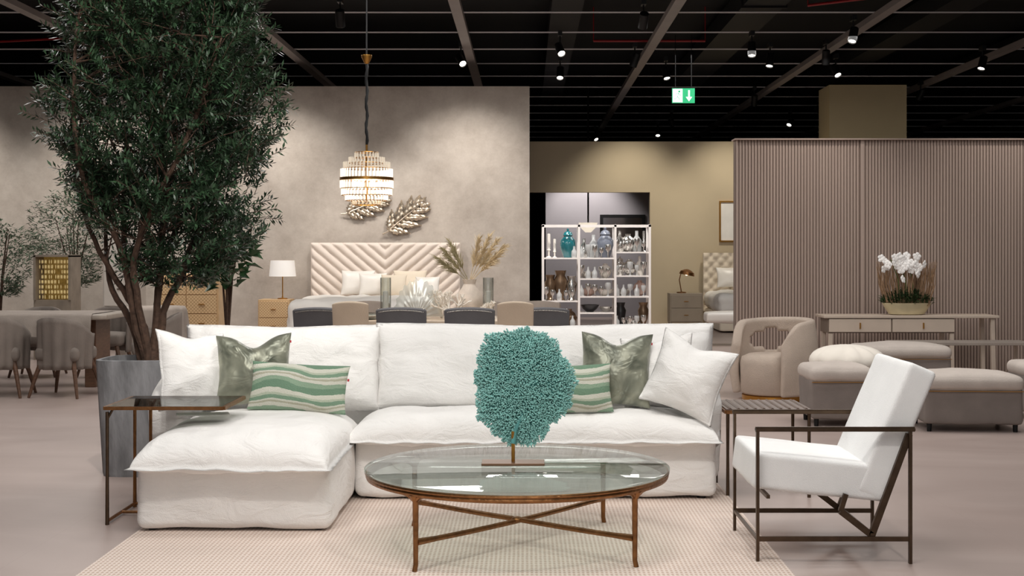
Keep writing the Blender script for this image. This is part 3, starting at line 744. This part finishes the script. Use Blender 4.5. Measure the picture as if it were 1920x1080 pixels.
def branchcoral(rr,s):
    g=[]
    def rec(p,d,l,r,dep):
        e=p+d*l; g.append(tube([p,e],[r,r*.75],5)); 
        if dep>0:
            for k in range(3): rec(e,(d+Vector((rr.uniform(-.9,.9),rr.uniform(-.9,.9),rr.uniform(-.2,.8)))).normalized(),l*.75,r*.7,dep-1)
    for k in range(4): rec(Vector((0,0,0)),Vector((rr.uniform(-1,1),rr.uniform(-.6,.6),.8)).normalized(),s*.3,.014,3)
    return join(g)
for X,Y,s in((-.86,13.75,.40),(-.74,13.42,.36),(-.3,13.6,.25)):
    ob('branch_coral',branchcoral(rp,s),wc,loc=(X,Y,tz),label='bleached white branching coral ornament on the dining table',cat='ornament',group='white corals')
cyl_g=lathe([(.05,0),(.05,.02),(.02,.03),(.02,.08),(.055,.1),(.055,.42)],20)
for X in(-1.43,-.38): 
    h_=ob('candle_holder',cyl_g,clearg,loc=(X,13.65,tz),label='clear glass hurricane candle holder on the dining table',cat='candle holder',group='glass hurricanes')
    ob('candle',lathe([(.03,.1),(.03,.28),(.004,.285)],16),ceram_w,parent=h_)
for X in(-1.85,-1.6):
    for k in range(3): ob('plate',lathe([(.06,0),(.12,.012),(.13,.02),(.12,.018),(.05,.006)],24),ceram_w if k%2 else clearg,loc=(X,13.5,tz+k*.022),label='shallow plate stacked on the dining table',cat='plate',group='stacked plates')

# ---------------------------------------------------------------- fiddle leaf plant & small olives
def bushy(name,label,loc,potr,poth,z0,z1,rad,n,ll,lw,m,potm,seed,cat='plant',cx=0,clump=False):
    rr=random.Random(seed); t_=thing(name,label,cat,loc)
    ob('pot',lathe([(potr*.75,0),(potr,poth),(potr*.9,poth),(potr*.85,poth*.9)],24),potm,parent=t_)
    V=[];F=[];g=[]
    for k in range(6):
        e=Vector((cx+rr.uniform(-rad,rad)*.6,rr.uniform(-rad,rad)*.6,z0+(z1-z0)*rr.uniform(.6,1))); g.append(tube([(0,0,poth*.85),(e.x*.3,e.y*.3,(poth+e.z)/2),e],[.018,.012,.005],6))
    for i in range(n):
        v=rr.random(); z=z0+(z1-z0)*v; q=math.sin(PI*(.12+.8*v))*rad*math.sqrt(rr.random()); a=rr.uniform(0,2*PI)
        p=Vector((cx+math.cos(a)*q,math.sin(a)*q,z)); d=Vector((math.cos(a),math.sin(a),rr.uniform(-.4,.9)))
        if clump:
            cl=noise.noise(p*3.2+Vector((seed,0,0)))
            if cl<-.02: continue
            p.x+=math.cos(a)*cl*.35; p.z+=cl*.3
        if rr.random()<.3: d=Vector((rr.uniform(-1,1),rr.uniform(-1,1),rr.uniform(-.3,1)))
        leaf(V,F,p,d,Vector((rr.uniform(-.5,.5),rr.uniform(-.5,.5),1)),ll*rr.uniform(.7,1.2),lw*rr.uniform(.8,1.2))
    ob('trunk',join(g),bark,parent=t_)
    o=ob('foliage',(V,F),m,parent=t_,smooth=False); o['kind']='stuff'
    return t_
fid=mat('fiddle_leaves',(52,84,50),.35,var=.35,vs=6)
bushy('potted_fiddle_leaf_plant','potted plant with broad glossy green leaves',(-3.62,16.2,0),.2,.4,1.0,1.9,.34,170,.2,.14,fid,conc,5)
leafm2=mat('olive_leaves_light',(104,120,98),.5,var=.4,vs=9)
bushy('potted_olive_tree','small olive tree in a round pot near the plaster wall',(-6.95,20.6,0),.22,.45,.9,2.4,.6,6500,.08,.024,leafm2,conc,8,'tree',clump=True)
bushy('potted_olive_tree','small olive tree in a round pot near the plaster wall',(-7.45,18.9,0),.22,.45,.8,1.9,.5,4800,.08,.024,leafm2,conc,9,'tree',clump=True)

# ---------------------------------------------------------------- left dining area
drape=mat('linen_drape_grey',(128,118,110),.9,var=.14,vs=5,bump=.2)
drape2=mat('linen_drape_taupe',(166,154,144),.9,var=.12,vs=5,bump=.2)
lt=thing('dining_table','long grey oak dining table with plank legs','table',(-5.55,14.5,0))
ob('table_top',softbox(2.3,1.0,.06,.02,8),mat('grey_oak',(166,154,142),.5,var=.15,stretch=(1,6,1)),parent=lt,loc=(0,0,.76),ang=180)
V=[];F=[];nx=70
for i in range(nx+1):
    x=-1.0+2.0*i/nx
    for j,(y,z) in enumerate(((.35,.797),(-.49,.797),(-.525,.77),(-.53,.66),(-.535,.55))):
        k=max(0,j-2)/2; V.append((x,y-.025*k*math.sin(x*26)-.0,z+(.02*math.sin(x*7) if j==4 else 0)))
for i in range(nx):
    for j in range(4):
        a=i*5+j; F.append((a,a+5,a+6,a+1))
ob('table_cloth',(V,F),drape2,parent=lt,ang=80,label='folded pale linen cloth')
for x in(-.9,.9): ob('leg',sqtube((x,0,0),(x,0,.73),.5,.12),woodd,parent=lt,smooth=False,bev=.01)
def tub_chair(loc,rz,m,legm,label,group):
    c=thing('dining_chair',label,'chair',loc,rz,group)
    ob('seat',softbox(.46,.46,.14,.05,10,(0,0,.02)),m,parent=c,loc=(0,0,.43),ang=180)
    V=[];F=[];n=40;mz=10
    for i in range(n+1):
        a=math.radians(-15+210*i/n)
        for j in range(mz+1):
            v=j/mz; h=.80-.17*(1-max(0,math.sin(a)))**1.3; r_=.25+.02*v+(.02*(1-v)+.004)*math.sin(i*1.25)
            V.append((math.cos(a)*r_,math.sin(a)*r_,.28+(h-.28)*v))
    for i in range(n):
        for j in range(mz):
            a=i*(mz+1)+j; F.append((a,a+mz+1,a+mz+2,a+1))
    ob('backrest',(V,F),m,parent=c,solid=.025,ang=70)
    for x in(-.2,.2):
        for y in(-.2,.2): ob('leg',tube([(x*.8,y*.8,.40),(x*1.05,y*1.05,.22),(x*1.3,y*1.3,0)],[.026,.022,.014],8),legm,parent=c)
    return c
tcA=tub_chair((-3.95,14.2,0),-75,drape,woodd,'grey linen draped dining chair with splayed wooden legs','linen draped chairs')
for X,Y,rz in((-4.62,13.42,170),(-5.27,13.42,184),(-4.9,15.6,0),(-5.7,15.6,5),(-5.92,13.40,180)):
    dup(tcA,(X,Y,0),rz)
lt2=thing('dining_table','round linen covered side dining table','table',(-4.65,16.75,0))
V=[];F=[];nn=72
pr=[(.56,.10),(.52,.3),(.48,.55),(.455,.72),(.43,.765),(.01,.767)]
for j,(r_,z) in enumerate(pr):
    for k in range(nn):
        a=2*PI*k/nn; q=r_*.85+(.03*(1-j/4) if j<4 else 0)*math.sin(a*14); V.append((q*math.cos(a),q*math.sin(a),z))
for j in range(len(pr)-1):
    for k in range(nn): F.append((j*nn+k,j*nn+(k+1)%nn,(j+1)*nn+(k+1)%nn,(j+1)*nn+k))
ob('table_cloth',(V,F),drape2,parent=lt2,ang=80)
mc=thing('display_cabinet','antique mirrored cabinet with warm gold shimmer put in as glow','cabinet',(-6.35,17.9,0))
ob('frame',join([box(-.25,.25,0,.4,0,.80),box(-.25,-.22,-.02,.4,.80,1.40),box(.22,.25,-.02,.4,.80,1.40),box(-.25,.25,-.02,.4,1.38,1.41)]),mat('grey_wood',(140,128,114),.6,var=.2),parent=mc,smooth=False)
gold=mat('gold_beads_shimmer',(226,204,150),.3,.5,emit=(255,222,160),es=.30,var=.5,vs=50)  # shimmer is put into the beads as emission, no lamp inside
ob('mirror_back',box(-.22,.22,.3,.34,.80,1.38),mat('aged_gold_mirror_shimmer',(130,108,64),.3,.7,emit=(210,165,80),es=.12,var=.5,vs=20),parent=mc,smooth=False)  # mild emission stands in for golden light on the mirror
g=[]
for i in range(20):
    for j in range(8):
        if R.random()<.85: g.append(ell((-.205+i*.0215,.1+.02*(i%2),.84+j*.068),.007,.007,.028,6,5))
ob('bead_front',join(g),gold,parent=mc)
drawer_chest('cabinet','tall pale plaster-finish cabinet near the olive trees',(-5.95,19.6,0),.52,.4,1.7,1,3,mat('pale_plaster_wood',(206,198,188),.7,var=.06),handle=dbronze)
drawer_chest('sideboard','pale plaster-finish sideboard with drawers',(-7.6,17.2,0),.7,.45,.9,2,3,mat('pale_plaster_wood',(206,198,188),.7,var=.06),handle=dbronze)
fs=thing('sofa','compact grey linen sofa beside the dining tables','sofa',(-7.6,15.5,0))
ob('seat',softbox(1.5,.8,.42,.07,12,(0,0,.02),.01,2),drape,parent=fs,loc=(0,0,.24),ang=180)
ob('backrest',softbox(1.5,.25,.5,.09,12,(0,.02,0),.01,3),drape,parent=fs,loc=(0,.35,.66),ang=180)
for s in(-1,1): ob('arm',softbox(.2,.8,.6,.08,10),drape,parent=fs,loc=(s*.72,0,.33),ang=180)

# ---------------------------------------------------------------- display shelf
sh=thing('display_shelf','white metal open display shelf filled with vases','shelf',(.96,18,0))
wl=mat('white_lacquer',(240,234,230),.45)
Xs=[-.72,-.235,.255,.72]
g=[]
for x in Xs:
    for y in(0,.38): g.append(sqtube((x,y,0),(x,y,1.82),.03))
    for z in(.1,1.80): g.append(sqtube((x,0,z),(x,.38,z),.028))
for y in(0,.38):
    g.append(sqtube((-.735,y,1.80),(.735,y,1.80),.03))
ob('shelf_frame',join(g),wl,parent=sh,smooth=False)
LEV=[[.10,.42,.78,1.36],[.10,.62,.84,1.08,1.36],[.10,.42,.84,1.12,1.44]]
for b_ in range(3):
    for z in LEV[b_]:
        ob('shelf_board',box(Xs[b_]+.012,Xs[b_+1]-.012,0,.38,z-.010,z+.010),wl,parent=sh,smooth=False)
P_jar=[(.045,0),(.06,.02),(.095,.14),(.09,.2),(.05,.25),(.055,.26),(.06,.265),(.045,.30),(.012,.315),(.016,.335),(.004,.345)]
P_urn=[(.05,0),(.03,.03),(.055,.1),(.07,.2),(.045,.25),(.06,.3),(.05,.3)]
P_bowl=[(.04,0),(.09,.04),(.12,.09),(.11,.09),(.06,.03)]
P_bot=[(.05,0),(.06,.02),(.06,.14),(.02,.2),(.02,.26),(.015,.26)]
P_cand=[(.04,0),(.012,.02),(.012,.08),(.025,.09),(.02,.1),(.02,.28),(.004,.285)]
P_glob=[(.03,0),(.08,.05),(.1,.11),(.07,.17),(.03,.2),(.035,.22),(.025,.22)]
P_gob=[(.035,0),(.008,.01),(.008,.07),(.035,.1),(.04,.15),(.036,.17)]
tealg=mat('teal_glaze',(34,108,116),.15,coat=.5,var=.15); bluegrey=mat('blue_grey_glaze',(120,126,140),.25,var=.1); bronz2=mat('bronze_glaze',(128,104,82),.25,.6,var=.25)
silvm=mat('polished_silver',(214,212,208),.18,.95,var=.15); blackc=mat('black_ceramic',(30,28,30),.3); rosec=mat('rose_ceramic',(190,160,148),.4); frost=mat('frosted_glass',(214,216,216),.15,.1,alpha=.7)
items=[(0,1.36,-.64,P_cand,ceram_w,'candlestick',1.15),(0,1.36,-.56,P_cand,ceram_w,'candlestick',.9),(0,1.36,-.38,P_jar,tealg,'ginger_jar',1.15),
(0,.78,-.62,P_urn,bronz2,'urn',1.15),(0,.78,-.48,P_urn,bronz2,'urn',1.35),(0,.78,-.33,P_urn,silvm,'urn',1.1),(0,.42,-.58,P_bowl,rosec,'bowl',1.1),(0,.42,-.36,P_glob,bronz2,'vase',1.1),(0,.1,-.55,P_bowl,blackc,'bowl',1.2),(0,.1,-.33,P_glob,ceram_w,'vase',1),
(1,1.36,-.16,P_bot,silvm,'decanter',1.0),(1,1.36,-.03,P_bot,frost,'decanter',1.2),(1,1.36,.13,P_jar,bluegrey,'ginger_jar',1.2),(1,1.08,-.12,P_bowl,silvm,'bowl',1),(1,1.08,.13,P_glob,ceram_w,'vase',.9),
(1,.84,-.1,P_bowl,rosec,'bowl',1.1),(1,.84,.13,P_bowl,ceram_w,'bowl',1),(1,.62,-.08,P_bowl,blackc,'bowl',1.1),(1,.62,.14,P_bowl,silvm,'bowl',.8),(1,.1,-.08,P_glob,silvm,'vase',1.2),(1,.1,.12,P_jar,ceram_w,'ginger_jar',1),
(2,1.44,.33,P_bot,silvm,'decanter',1.1),(2,1.44,.44,P_glob,silvm,'vase',1.1),(2,1.44,.56,P_bot,frost,'decanter',1.1),(2,1.44,.66,P_cand,silvm,'candlestick',1.0),(2,1.12,.33,P_jar,silvm,'ginger_jar',.75),(2,1.12,.46,P_glob,silvm,'vase',1),(2,1.12,.6,P_bot,ceram_w,'decanter',1),
(2,.84,.37,P_bowl,silvm,'bowl',1),(2,.84,.6,P_glob,rosec,'vase',.95),(2,.42,.34,P_urn,blackc,'urn',1.1),(2,.42,.5,P_bowl,silvm,'bowl',1),(2,.42,.65,P_urn,bronz2,'urn',1.1),(2,.1,.4,P_jar,blackc,'ginger_jar',.8),(2,.1,.6,P_glob,bluegrey,'vase',1)]
cname={id(ceram_w):'white ceramic',id(tealg):'glossy teal',id(bronz2):'bronze glazed',id(rosec):'dusty rose',id(blackc):'black',id(silvm):'polished silver',id(frost):'clear glass',id(bluegrey):'blue-grey glazed'}
for b_,z,x,p,m_,nm,s in items:
    ob(nm,lathe([(r_*s,zz*s) for r_,zz in p],22),m_,loc=(.96+x,18.19,z+.010),label='%s %s standing on the white display shelf'%(cname[id(m_)],nm.replace('_',' ')),cat=nm.replace('_',' '),group='ornaments on the display shelf',ang=50)
rg=random.Random(5)
for b_,z,x0,x1 in((0,1.36,-.30,-.25),(1,1.36,-.2,.2),(2,1.44,.28,.70),(2,1.12,.28,.70),(1,1.08,-.2,.22),(0,.78,-.68,-.26),(2,.84,.28,.68),(1,.84,-.2,.2),(2,.42,.28,.68),(0,.42,-.68,-.28)):
    x=x0
    while x<x1+.001:
        p,m_=rg.choice(((P_gob,frost),(P_gob,silvm),(P_bot,frost),(P_gob,silvm)))
        s=rg.uniform(.75,1.1) if p is P_gob else .6
        ob('goblet' if p is P_gob else 'bottle',lathe([(r_*s,zz*s) for r_,zz in p],14),m_,loc=(.96+x,18.05,z+.010),label='small %s %s on the white display shelf'%(cname[id(m_)],'goblet' if p is P_gob else 'bottle'),cat='glassware',group='glassware on the display shelf',ang=50)
        x+=.09
pl=thing('pendant_lamp','small glass pendant lamp on a thin black cord','lamp',(1.3,27.6,0))
ob('lamp_shade',lathe([(.06,1.85),(.16,1.95),(.2,2.05),(.19,2.05),(.1,1.9)],24),crod,parent=pl)
ob('cord',tube([(0,0,2.03),(0,0,4.9)],.02,6),blackm,parent=pl)
mr=thing('wall_mirror','black framed mirror on the grey wall','mirror',(2.15,29.5,1.9))
ob('mirror_frame',join([box(-.5,.5,-.05,0,.3,.37),box(-.5,.5,-.05,0,-.37,-.3),box(-.5,-.43,-.05,0,-.3,.3),box(.43,.5,-.05,0,-.3,.3)]),blackm,parent=mr,smooth=False)
ob('mirror_pane',box(-.43,.43,-.03,-.01,-.3,.3),mat('mirror_glass',(170,170,175),.1,1),parent=mr,smooth=False)

# ---------------------------------------------------------------- second bedroom (beige wall)
fp=thing('framed_picture','gold framed abstract print on the beige wall','picture',(4.05,26,2.04))
ob('frame',join([box(-.27,.27,-.04,0,.37,.4),box(-.27,.27,-.04,0,-.4,-.37),box(-.27,-.24,-.04,0,-.37,.37),box(.24,.27,-.04,0,-.37,.37)]),brass,parent=fp,smooth=False)
ob('print',box(-.24,.24,-.02,-.005,-.37,.37),mat('paper_print',(236,232,226),.8,var=.06,vs=4),parent=fp,smooth=False)
bd=thing('bed','bed with cream button-tufted headboard and white linens','bed',(4.45,25.9,0))
V=[];F=[];nx,nz=60,48
for i in range(nx+1):
    for j in range(nz+1):
        x=-1+2*i/nx; z=.3+1.13*j/nz; a=(x+z*.9)/.19*PI; c=(x-z*.9)/.19*PI
        V.append((x,-.06-.05*(abs(math.sin(a/1.0))*abs(math.sin(c/1.0)))**.4,z))
for i in range(nx):
    for j in range(nz):
        a=i*(nz+1)+j; F.append((a,a+nz+1,a+nz+2,a+1))
ob('headboard',join([(V,F),box(-1,1,-.065,0,.3,1.43)]),cream,parent=bd,ang=80)
ob('bed_base',softbox(1.95,2.0,.35,.03,8),cream,parent=bd,loc=(0,-1.1,.2),ang=180)
ob('duvet',softbox(2.0,1.9,.34,.12,18,(0,0,.04),.04,4,3),mat('white_bedding',(236,231,224),.9),parent=bd,loc=(0,-1.15,.52),ang=180)
for x in(-.5,.15): ob('bed_pillow',pillow(.6,.42,.09,.09,14,.07),mat('grey_pillow',(150,142,134),.9) if x>0 else ceram_w,loc=(4.45+x,25.48,.96),rot=(-25,0,0),label='soft pillow leaning on the tufted headboard',cat='pillow',group='pillows on the second bed',ang=180)
drawer_chest('nightstand','taupe lacquered nightstand with two drawers',(3.02,25.0,0),.62,.45,.67,1,2,mat('taupe_lacquer',(160,146,128),.4))
tl=thing('table_lamp','small antique brass task lamp with domed shade','lamp',(2.95,25.2,.67))
ob('base',lathe([(.09,0),(.09,.02),(.02,.03)],20),bronze,parent=tl)
ob('arm',tube([(0,0,.02),(-.04,0,.25),(.0,0,.40),(.06,0,.42)],.01,8),bronze,parent=tl)
ob('lamp_shade',xf(lathe([(.15,0),(.13,.06),(.06,.1),(.02,.11),(.055,.09),(.12,.05)],24),T(.1,0,.34)@RY(12)),bronze,parent=tl)
ob('bulb',ell((.1,0,.36),.03,.03,.03,10,6),bulbm,parent=tl)
bn=thing('bench','white upholstered bench with slim legs at the bed foot','bench',(3.25,20.6,0))
ob('seat',softbox(.95,.45,.16,.05,10,(0,0,.02)),ceram_w,parent=bn,loc=(0,0,.44),ang=180)
for x in(-.4,.4):
    for y in(-.17,.17): ob('leg',sqtube((x,y,0),(x,y,.37),.03),brass,parent=bn,smooth=False)

# ---------------------------------------------------------------- console & orchids
cn=thing('console_table','taupe console table with drawers against the slatted wall','table',(4.27,14.95,0))
cm=mat('console_lacquer',(200,184,168),.4,var=.04)
ob('table_top',box(-.97,.97,-.22,.22,.715,.745),cm,parent=cn,smooth=False,bev=.006)
ob('body',box(-.92,.48,-.19,.2,.55,.715),mat('console_shadow_gap',(120,106,94),.5),parent=cn,smooth=False,bev=.004)
for i in range(2):
    x0=-.91+i*.70; d_=ob('drawer',box(x0,x0+.685,-.212,-.19,.562,.705),cm,parent=cn,smooth=False,bev=.003)
    ob('handle',sqtube((x0+.34,-.222,.60),(x0+.34,-.222,.665),.014),brass,parent=d_,smooth=False)
for x in(-.9,.46,.92):
    for y in(-.17,.17): ob('leg',sqtube((x,y,0),(x*.985,y,.55 if x<.9 else .715),.045),cm,parent=cn,smooth=False,bev=.004)
op=thing('orchid_arrangement','white orchids with bare twigs and moss in a gilded bowl','plant',(4.26,14.9,.745))
ob('bowl',lathe([(.16,0),(.2,.01),(.27,.12),(.275,.135),(.26,.13),(.2,.1)],32,1,.5),mat('gilded_cream',(206,194,160),.35,.3,var=.1),parent=op)
V=[];F=[];rr=random.Random(12)
for i in range(1500):
    a=rr.uniform(0,2*PI);q=math.sqrt(rr.random()); p=Vector((math.cos(a)*q*.29,math.sin(a)*q*.13,.11+.11*(1-q*q)+rr.uniform(0,.07)))
    leaf(V,F,p,Vector((rr.uniform(-1,1),rr.uniform(-1,1),rr.uniform(0,1))),Vector((0,.3,1)),.05,.014)
for i in range(30):
    a=rr.uniform(0,2*PI); leaf(V,F,Vector((rr.uniform(-.2,.2),0,.12)),Vector((math.cos(a),math.sin(a)*.6,.5)),Vector((0,0,1)),.2,.05)
o=ob('moss_and_leaves',(V,F),mat('moss_green',(50,72,36),.8,var=.4,vs=20),parent=op,smooth=False); o['kind']='stuff'
g=[]
for i in range(150):
    x=rr.uniform(-.28,.28); y=rr.uniform(-.08,.08); h=rr.uniform(.38,.52); g.append(tube([(x*.8,y,.1),(x*1.05+rr.uniform(-.02,.02),y,.1+h*.5),(x*1.1+rr.uniform(-.04,.04),y*1.3,.1+h)],[.0055,.0045,.0025],4,False))
o=ob('twigs',join(g),mat('dry_twigs',(150,120,92),.9,var=.25,vs=20),parent=op); o['kind']='stuff'
for i in range(34):
    x=-.34+.46*rr.random(); z=.50+.17*rr.random()
    if i%3==0: x=-.2+.36*rr.random(); z=.40+.2*rr.random()
    g=[]
    for k in range(5):
        a=2*PI*k/5+rr.random()*.3; g.append(ell((math.cos(a)*.026,-.005,math.sin(a)*.026),.022,.008,.022,8,5))
    g.append(ell((0,-.014,0),.008,.008,.008,6,4))
    ob('orchid_flower',join(g),mat('orchid_petal',(246,243,240),.6,emit=(250,246,242),es=.05),parent=op,loc=(x,-.1-.06*rr.random(),z),rot=(rr.uniform(-20,20),0,rr.uniform(-50,50)))
ob('orchid_stem',join([tube([(x0,-.03,.12),(x0-.03,-.06,.4),(x0-.12,-.09,.62)],.005,6) for x0 in(-.08,.0,.08)]),mat('stem_green',(90,110,60),.7),parent=op)

# ---------------------------------------------------------------- barrel chair
bc=thing('barrel_chair','taupe boucle barrel chair with open cut-out back','armchair',(2.44,13.1,0),-48)
bouc=mat('taupe_boucle',(190,174,160),.95,var=.06,bump=.5,bs=120)
ob('seat',lathe([(.3,.06),(.32,.08),(.325,.36),(.31,.42),(.24,.45),(.01,.46)],36),bouc,parent=bc,ang=60)
V=[];F=[];n=64;mz=20
for i in range(n+1):
    a=math.radians(-42+262*i/n)
    for j in range(mz+1):
        v=j/mz; end=min(i,n-i)/n; h=.80-.05*(1-math.sin(PI*i/n))-.22*max(0,1-end/.14)**2
        r_=.35+.035*math.sin(PI*v); V.append((math.cos(a)*r_,math.sin(a)*r_,.06+(h-.06)*v))
for i in range(n):
    ad=-42+262*(i+.5)/n
    for j in range(mz):
        v=(j+.5)/mz
        if ((ad-132)/40)**2+((v-.70)/.13)**2<1: continue
        a=i*(mz+1)+j; F.append((a,a+mz+1,a+mz+2,a+1))
o=ob('backrest',(V,F),bouc,parent=bc,solid=.09,ang=180)
ss=o.modifiers.new('sub','SUBSURF'); ss.levels=1; ss.render_levels=1
ob('base_ring',lathe([(.30,0),(.31,.0),(.31,.05),(.29,.06)],40),brass,parent=bc)

otm=mat('grey_ottoman',(132,122,116),.9,var=.08,bump=.2); otl=mat('light_ottoman',(196,185,176),.9,var=.06,bump=.2)
def ottoman(loc,w,d,h,rz,label,top=otl):
    o=thing('ottoman',label,'ottoman',loc,rz,'ottomans and benches')
    ob('body',softbox(w,d,h-.16,.03,14,(.0,.0,0),.008,w),otm,parent=o,loc=(0,0,.06+(h-.16)/2),ang=180)
    ob('lid',softbox(w+.03,d+.03,.12,.055,16,(0,0,.035),.006,w*3),top,parent=o,loc=(0,0,h-.07),ang=180)
    ob('piping',join([sqtube((-w/2,-d/2-.010,h-.13),(w/2,-d/2-.010,h-.13),.006)]),brass,parent=o,smooth=False)
    for x in(-w/2+.05,w/2-.05):
        for y in(-d/2+.05,d/2-.05): ob('foot',lathe([(.018,0),(.022,.07)],10),blackm,parent=o,loc=(x,y,0))
    return o
ottoman((2.62,11.3,0),.5,.52,.5,0,'square grey storage ottoman with light lid')
ottoman((3.62,11.0,0),.78,.6,.46,-4,'wide grey fabric storage ottoman with light lid')
ottoman((4.75,11.6,0),.9,.6,.5,0,'long grey upholstered storage bench')
ottoman((3.62,12.9,0),.85,.5,.56,0,'taupe upholstered bench with buttoned lid')
pf=thing('pouf','round cream tufted pouf among the ottomans','ottoman',(2.92,12.1,0))
V,F=ell((0,0,0),.34,.34,.15,48,14)
V=[(x*(1+.02*math.cos(math.atan2(y,x)*12)),y*(1+.02*math.cos(math.atan2(y,x)*12)),z+.46+.012*math.cos(math.atan2(y,x)*12)*(x*x+y*y)/.1) for x,y,z in V]
ob('cushion_top',(V,F),mat('ivory_velvet',(240,232,220),.85,sheen=.2),parent=pf,ang=180)
ob('base',lathe([(.24,0),(.26,.02),(.3,.3),(.28,.42)],32),otm,parent=pf)
cs2=thing('bench_table','low metal framed bench table near the ottomans','table',(4.45,13.7,0))
ob('table_top',box(-.7,.7,-.2,.2,.5,.53),taupef,parent=cs2,smooth=False,bev=.004)
for x in(-.65,.65):
    for y in(-.16,.16): ob('leg',sqtube((x,y,0),(x,y,.5),.03),cm,parent=cs2,smooth=False)

# ---------------------------------------------------------------- lights
def area(loc,size,e,rot=(0,0,0),col=(1,.97,.94),sy=None):
    l=bpy.data.lights.new('ceiling_lamp','AREA'); l.energy=e; l.color=col; l.size=size
    if sy: l.shape='RECTANGLE'; l.size_y=sy
    o=bpy.data.objects.new('ceiling_lamp',l); COL.objects.link(o); o.location=loc; o.rotation_euler=[math.radians(a) for a in rot]
    return o
def spot(loc,tgt,e,ang=70,blend=.6,col=(1,.95,.89),rad=.08):
    l=bpy.data.lights.new('spot_lamp','SPOT'); l.energy=e; l.color=col; l.spot_size=math.radians(ang); l.spot_blend=blend; l.shadow_soft_size=rad
    o=bpy.data.objects.new('spot_lamp',l); COL.objects.link(o); o.location=loc
    o.rotation_euler=(Vector(tgt)-Vector(loc)).to_track_quat('-Z','Y').to_euler()
    return o
area((-.5,4.2,4.3),2.0,92,(12,0,0)); area((.8,7.2,4.4),1.4,50); area((-2.2,6.4,4.4),1.2,40)
area((-4.8,11,4.4),2.5,100); area((3.6,11,4.4),2.5,125); area((-1,12.5,4.4),2.0,95)
area((-5.5,17,4.4),2.5,110); area((3.5,19,4.4),2.5,105); area((0,17.5,4.4),1.5,85); area((0,1,4.3),3,55,(25,0,0))
spot((1.8,4.0,4.2),(.3,7.8,.3),150,60); spot((-1.8,4.0,4.2),(-1.2,7.6,.3),130,60)
spot((2.4,6.6,4.3),(1.5,6.5,.3),70,50)
spot((-1.5,5.6,4.3),(-2.3,8.7,2.2),300,60); 
for X in(-4.1,-.95,-6.9,-9.6): spot((X,20.2,4.35),(X,22,1.8),270,86,1)
spot((-2.5,20.0,4.35),(-2.3,21.8,1.2),150,60)
for X in(3.25,5.6): spot((X,14.2,4.0),(X,15.5,1.4),110,80,1)
for X in(3.95,2.0): spot((X,24.4,4.35),(X,26,1.7),200,80,1,(1,.93,.80))
spot((1.3,28.2,3.6),(1.3,29.5,1.9),260,80,.7,(1,.95,.92)); spot((1.0,16.4,4.3),(1.0,18.1,1.1),380,50)
spot((-4.4,15.4,4.3),(-4.4,17.6,.8),170,50)
p=bpy.data.lights.new('chandelier_glow','POINT'); p.energy=10; p.color=(1,.85,.65); p.shadow_soft_size=.15
o=bpy.data.objects.new('chandelier_glow',p); COL.objects.link(o); o.location=(-1.63,13.7,2.14)
w=bpy.data.worlds.new('world'); bpy.context.scene.world=w; w.use_nodes=True
w.node_tree.nodes['Background'].inputs[0].default_value=(.96,.98,1,1); w.node_tree.nodes['Background'].inputs[1].default_value=.33

# ---------------------------------------------------------------- camera
c=bpy.data.cameras.new('camera'); co=bpy.data.objects.new('camera',c); COL.objects.link(co); bpy.context.scene.camera=co
co.location=(0,0,1.45); co.rotation_euler=(PI/2,0,0); c.sensor_width=36; c.lens=46.875; c.shift_x=-.013; c.shift_y=-.0354; c.clip_end=200
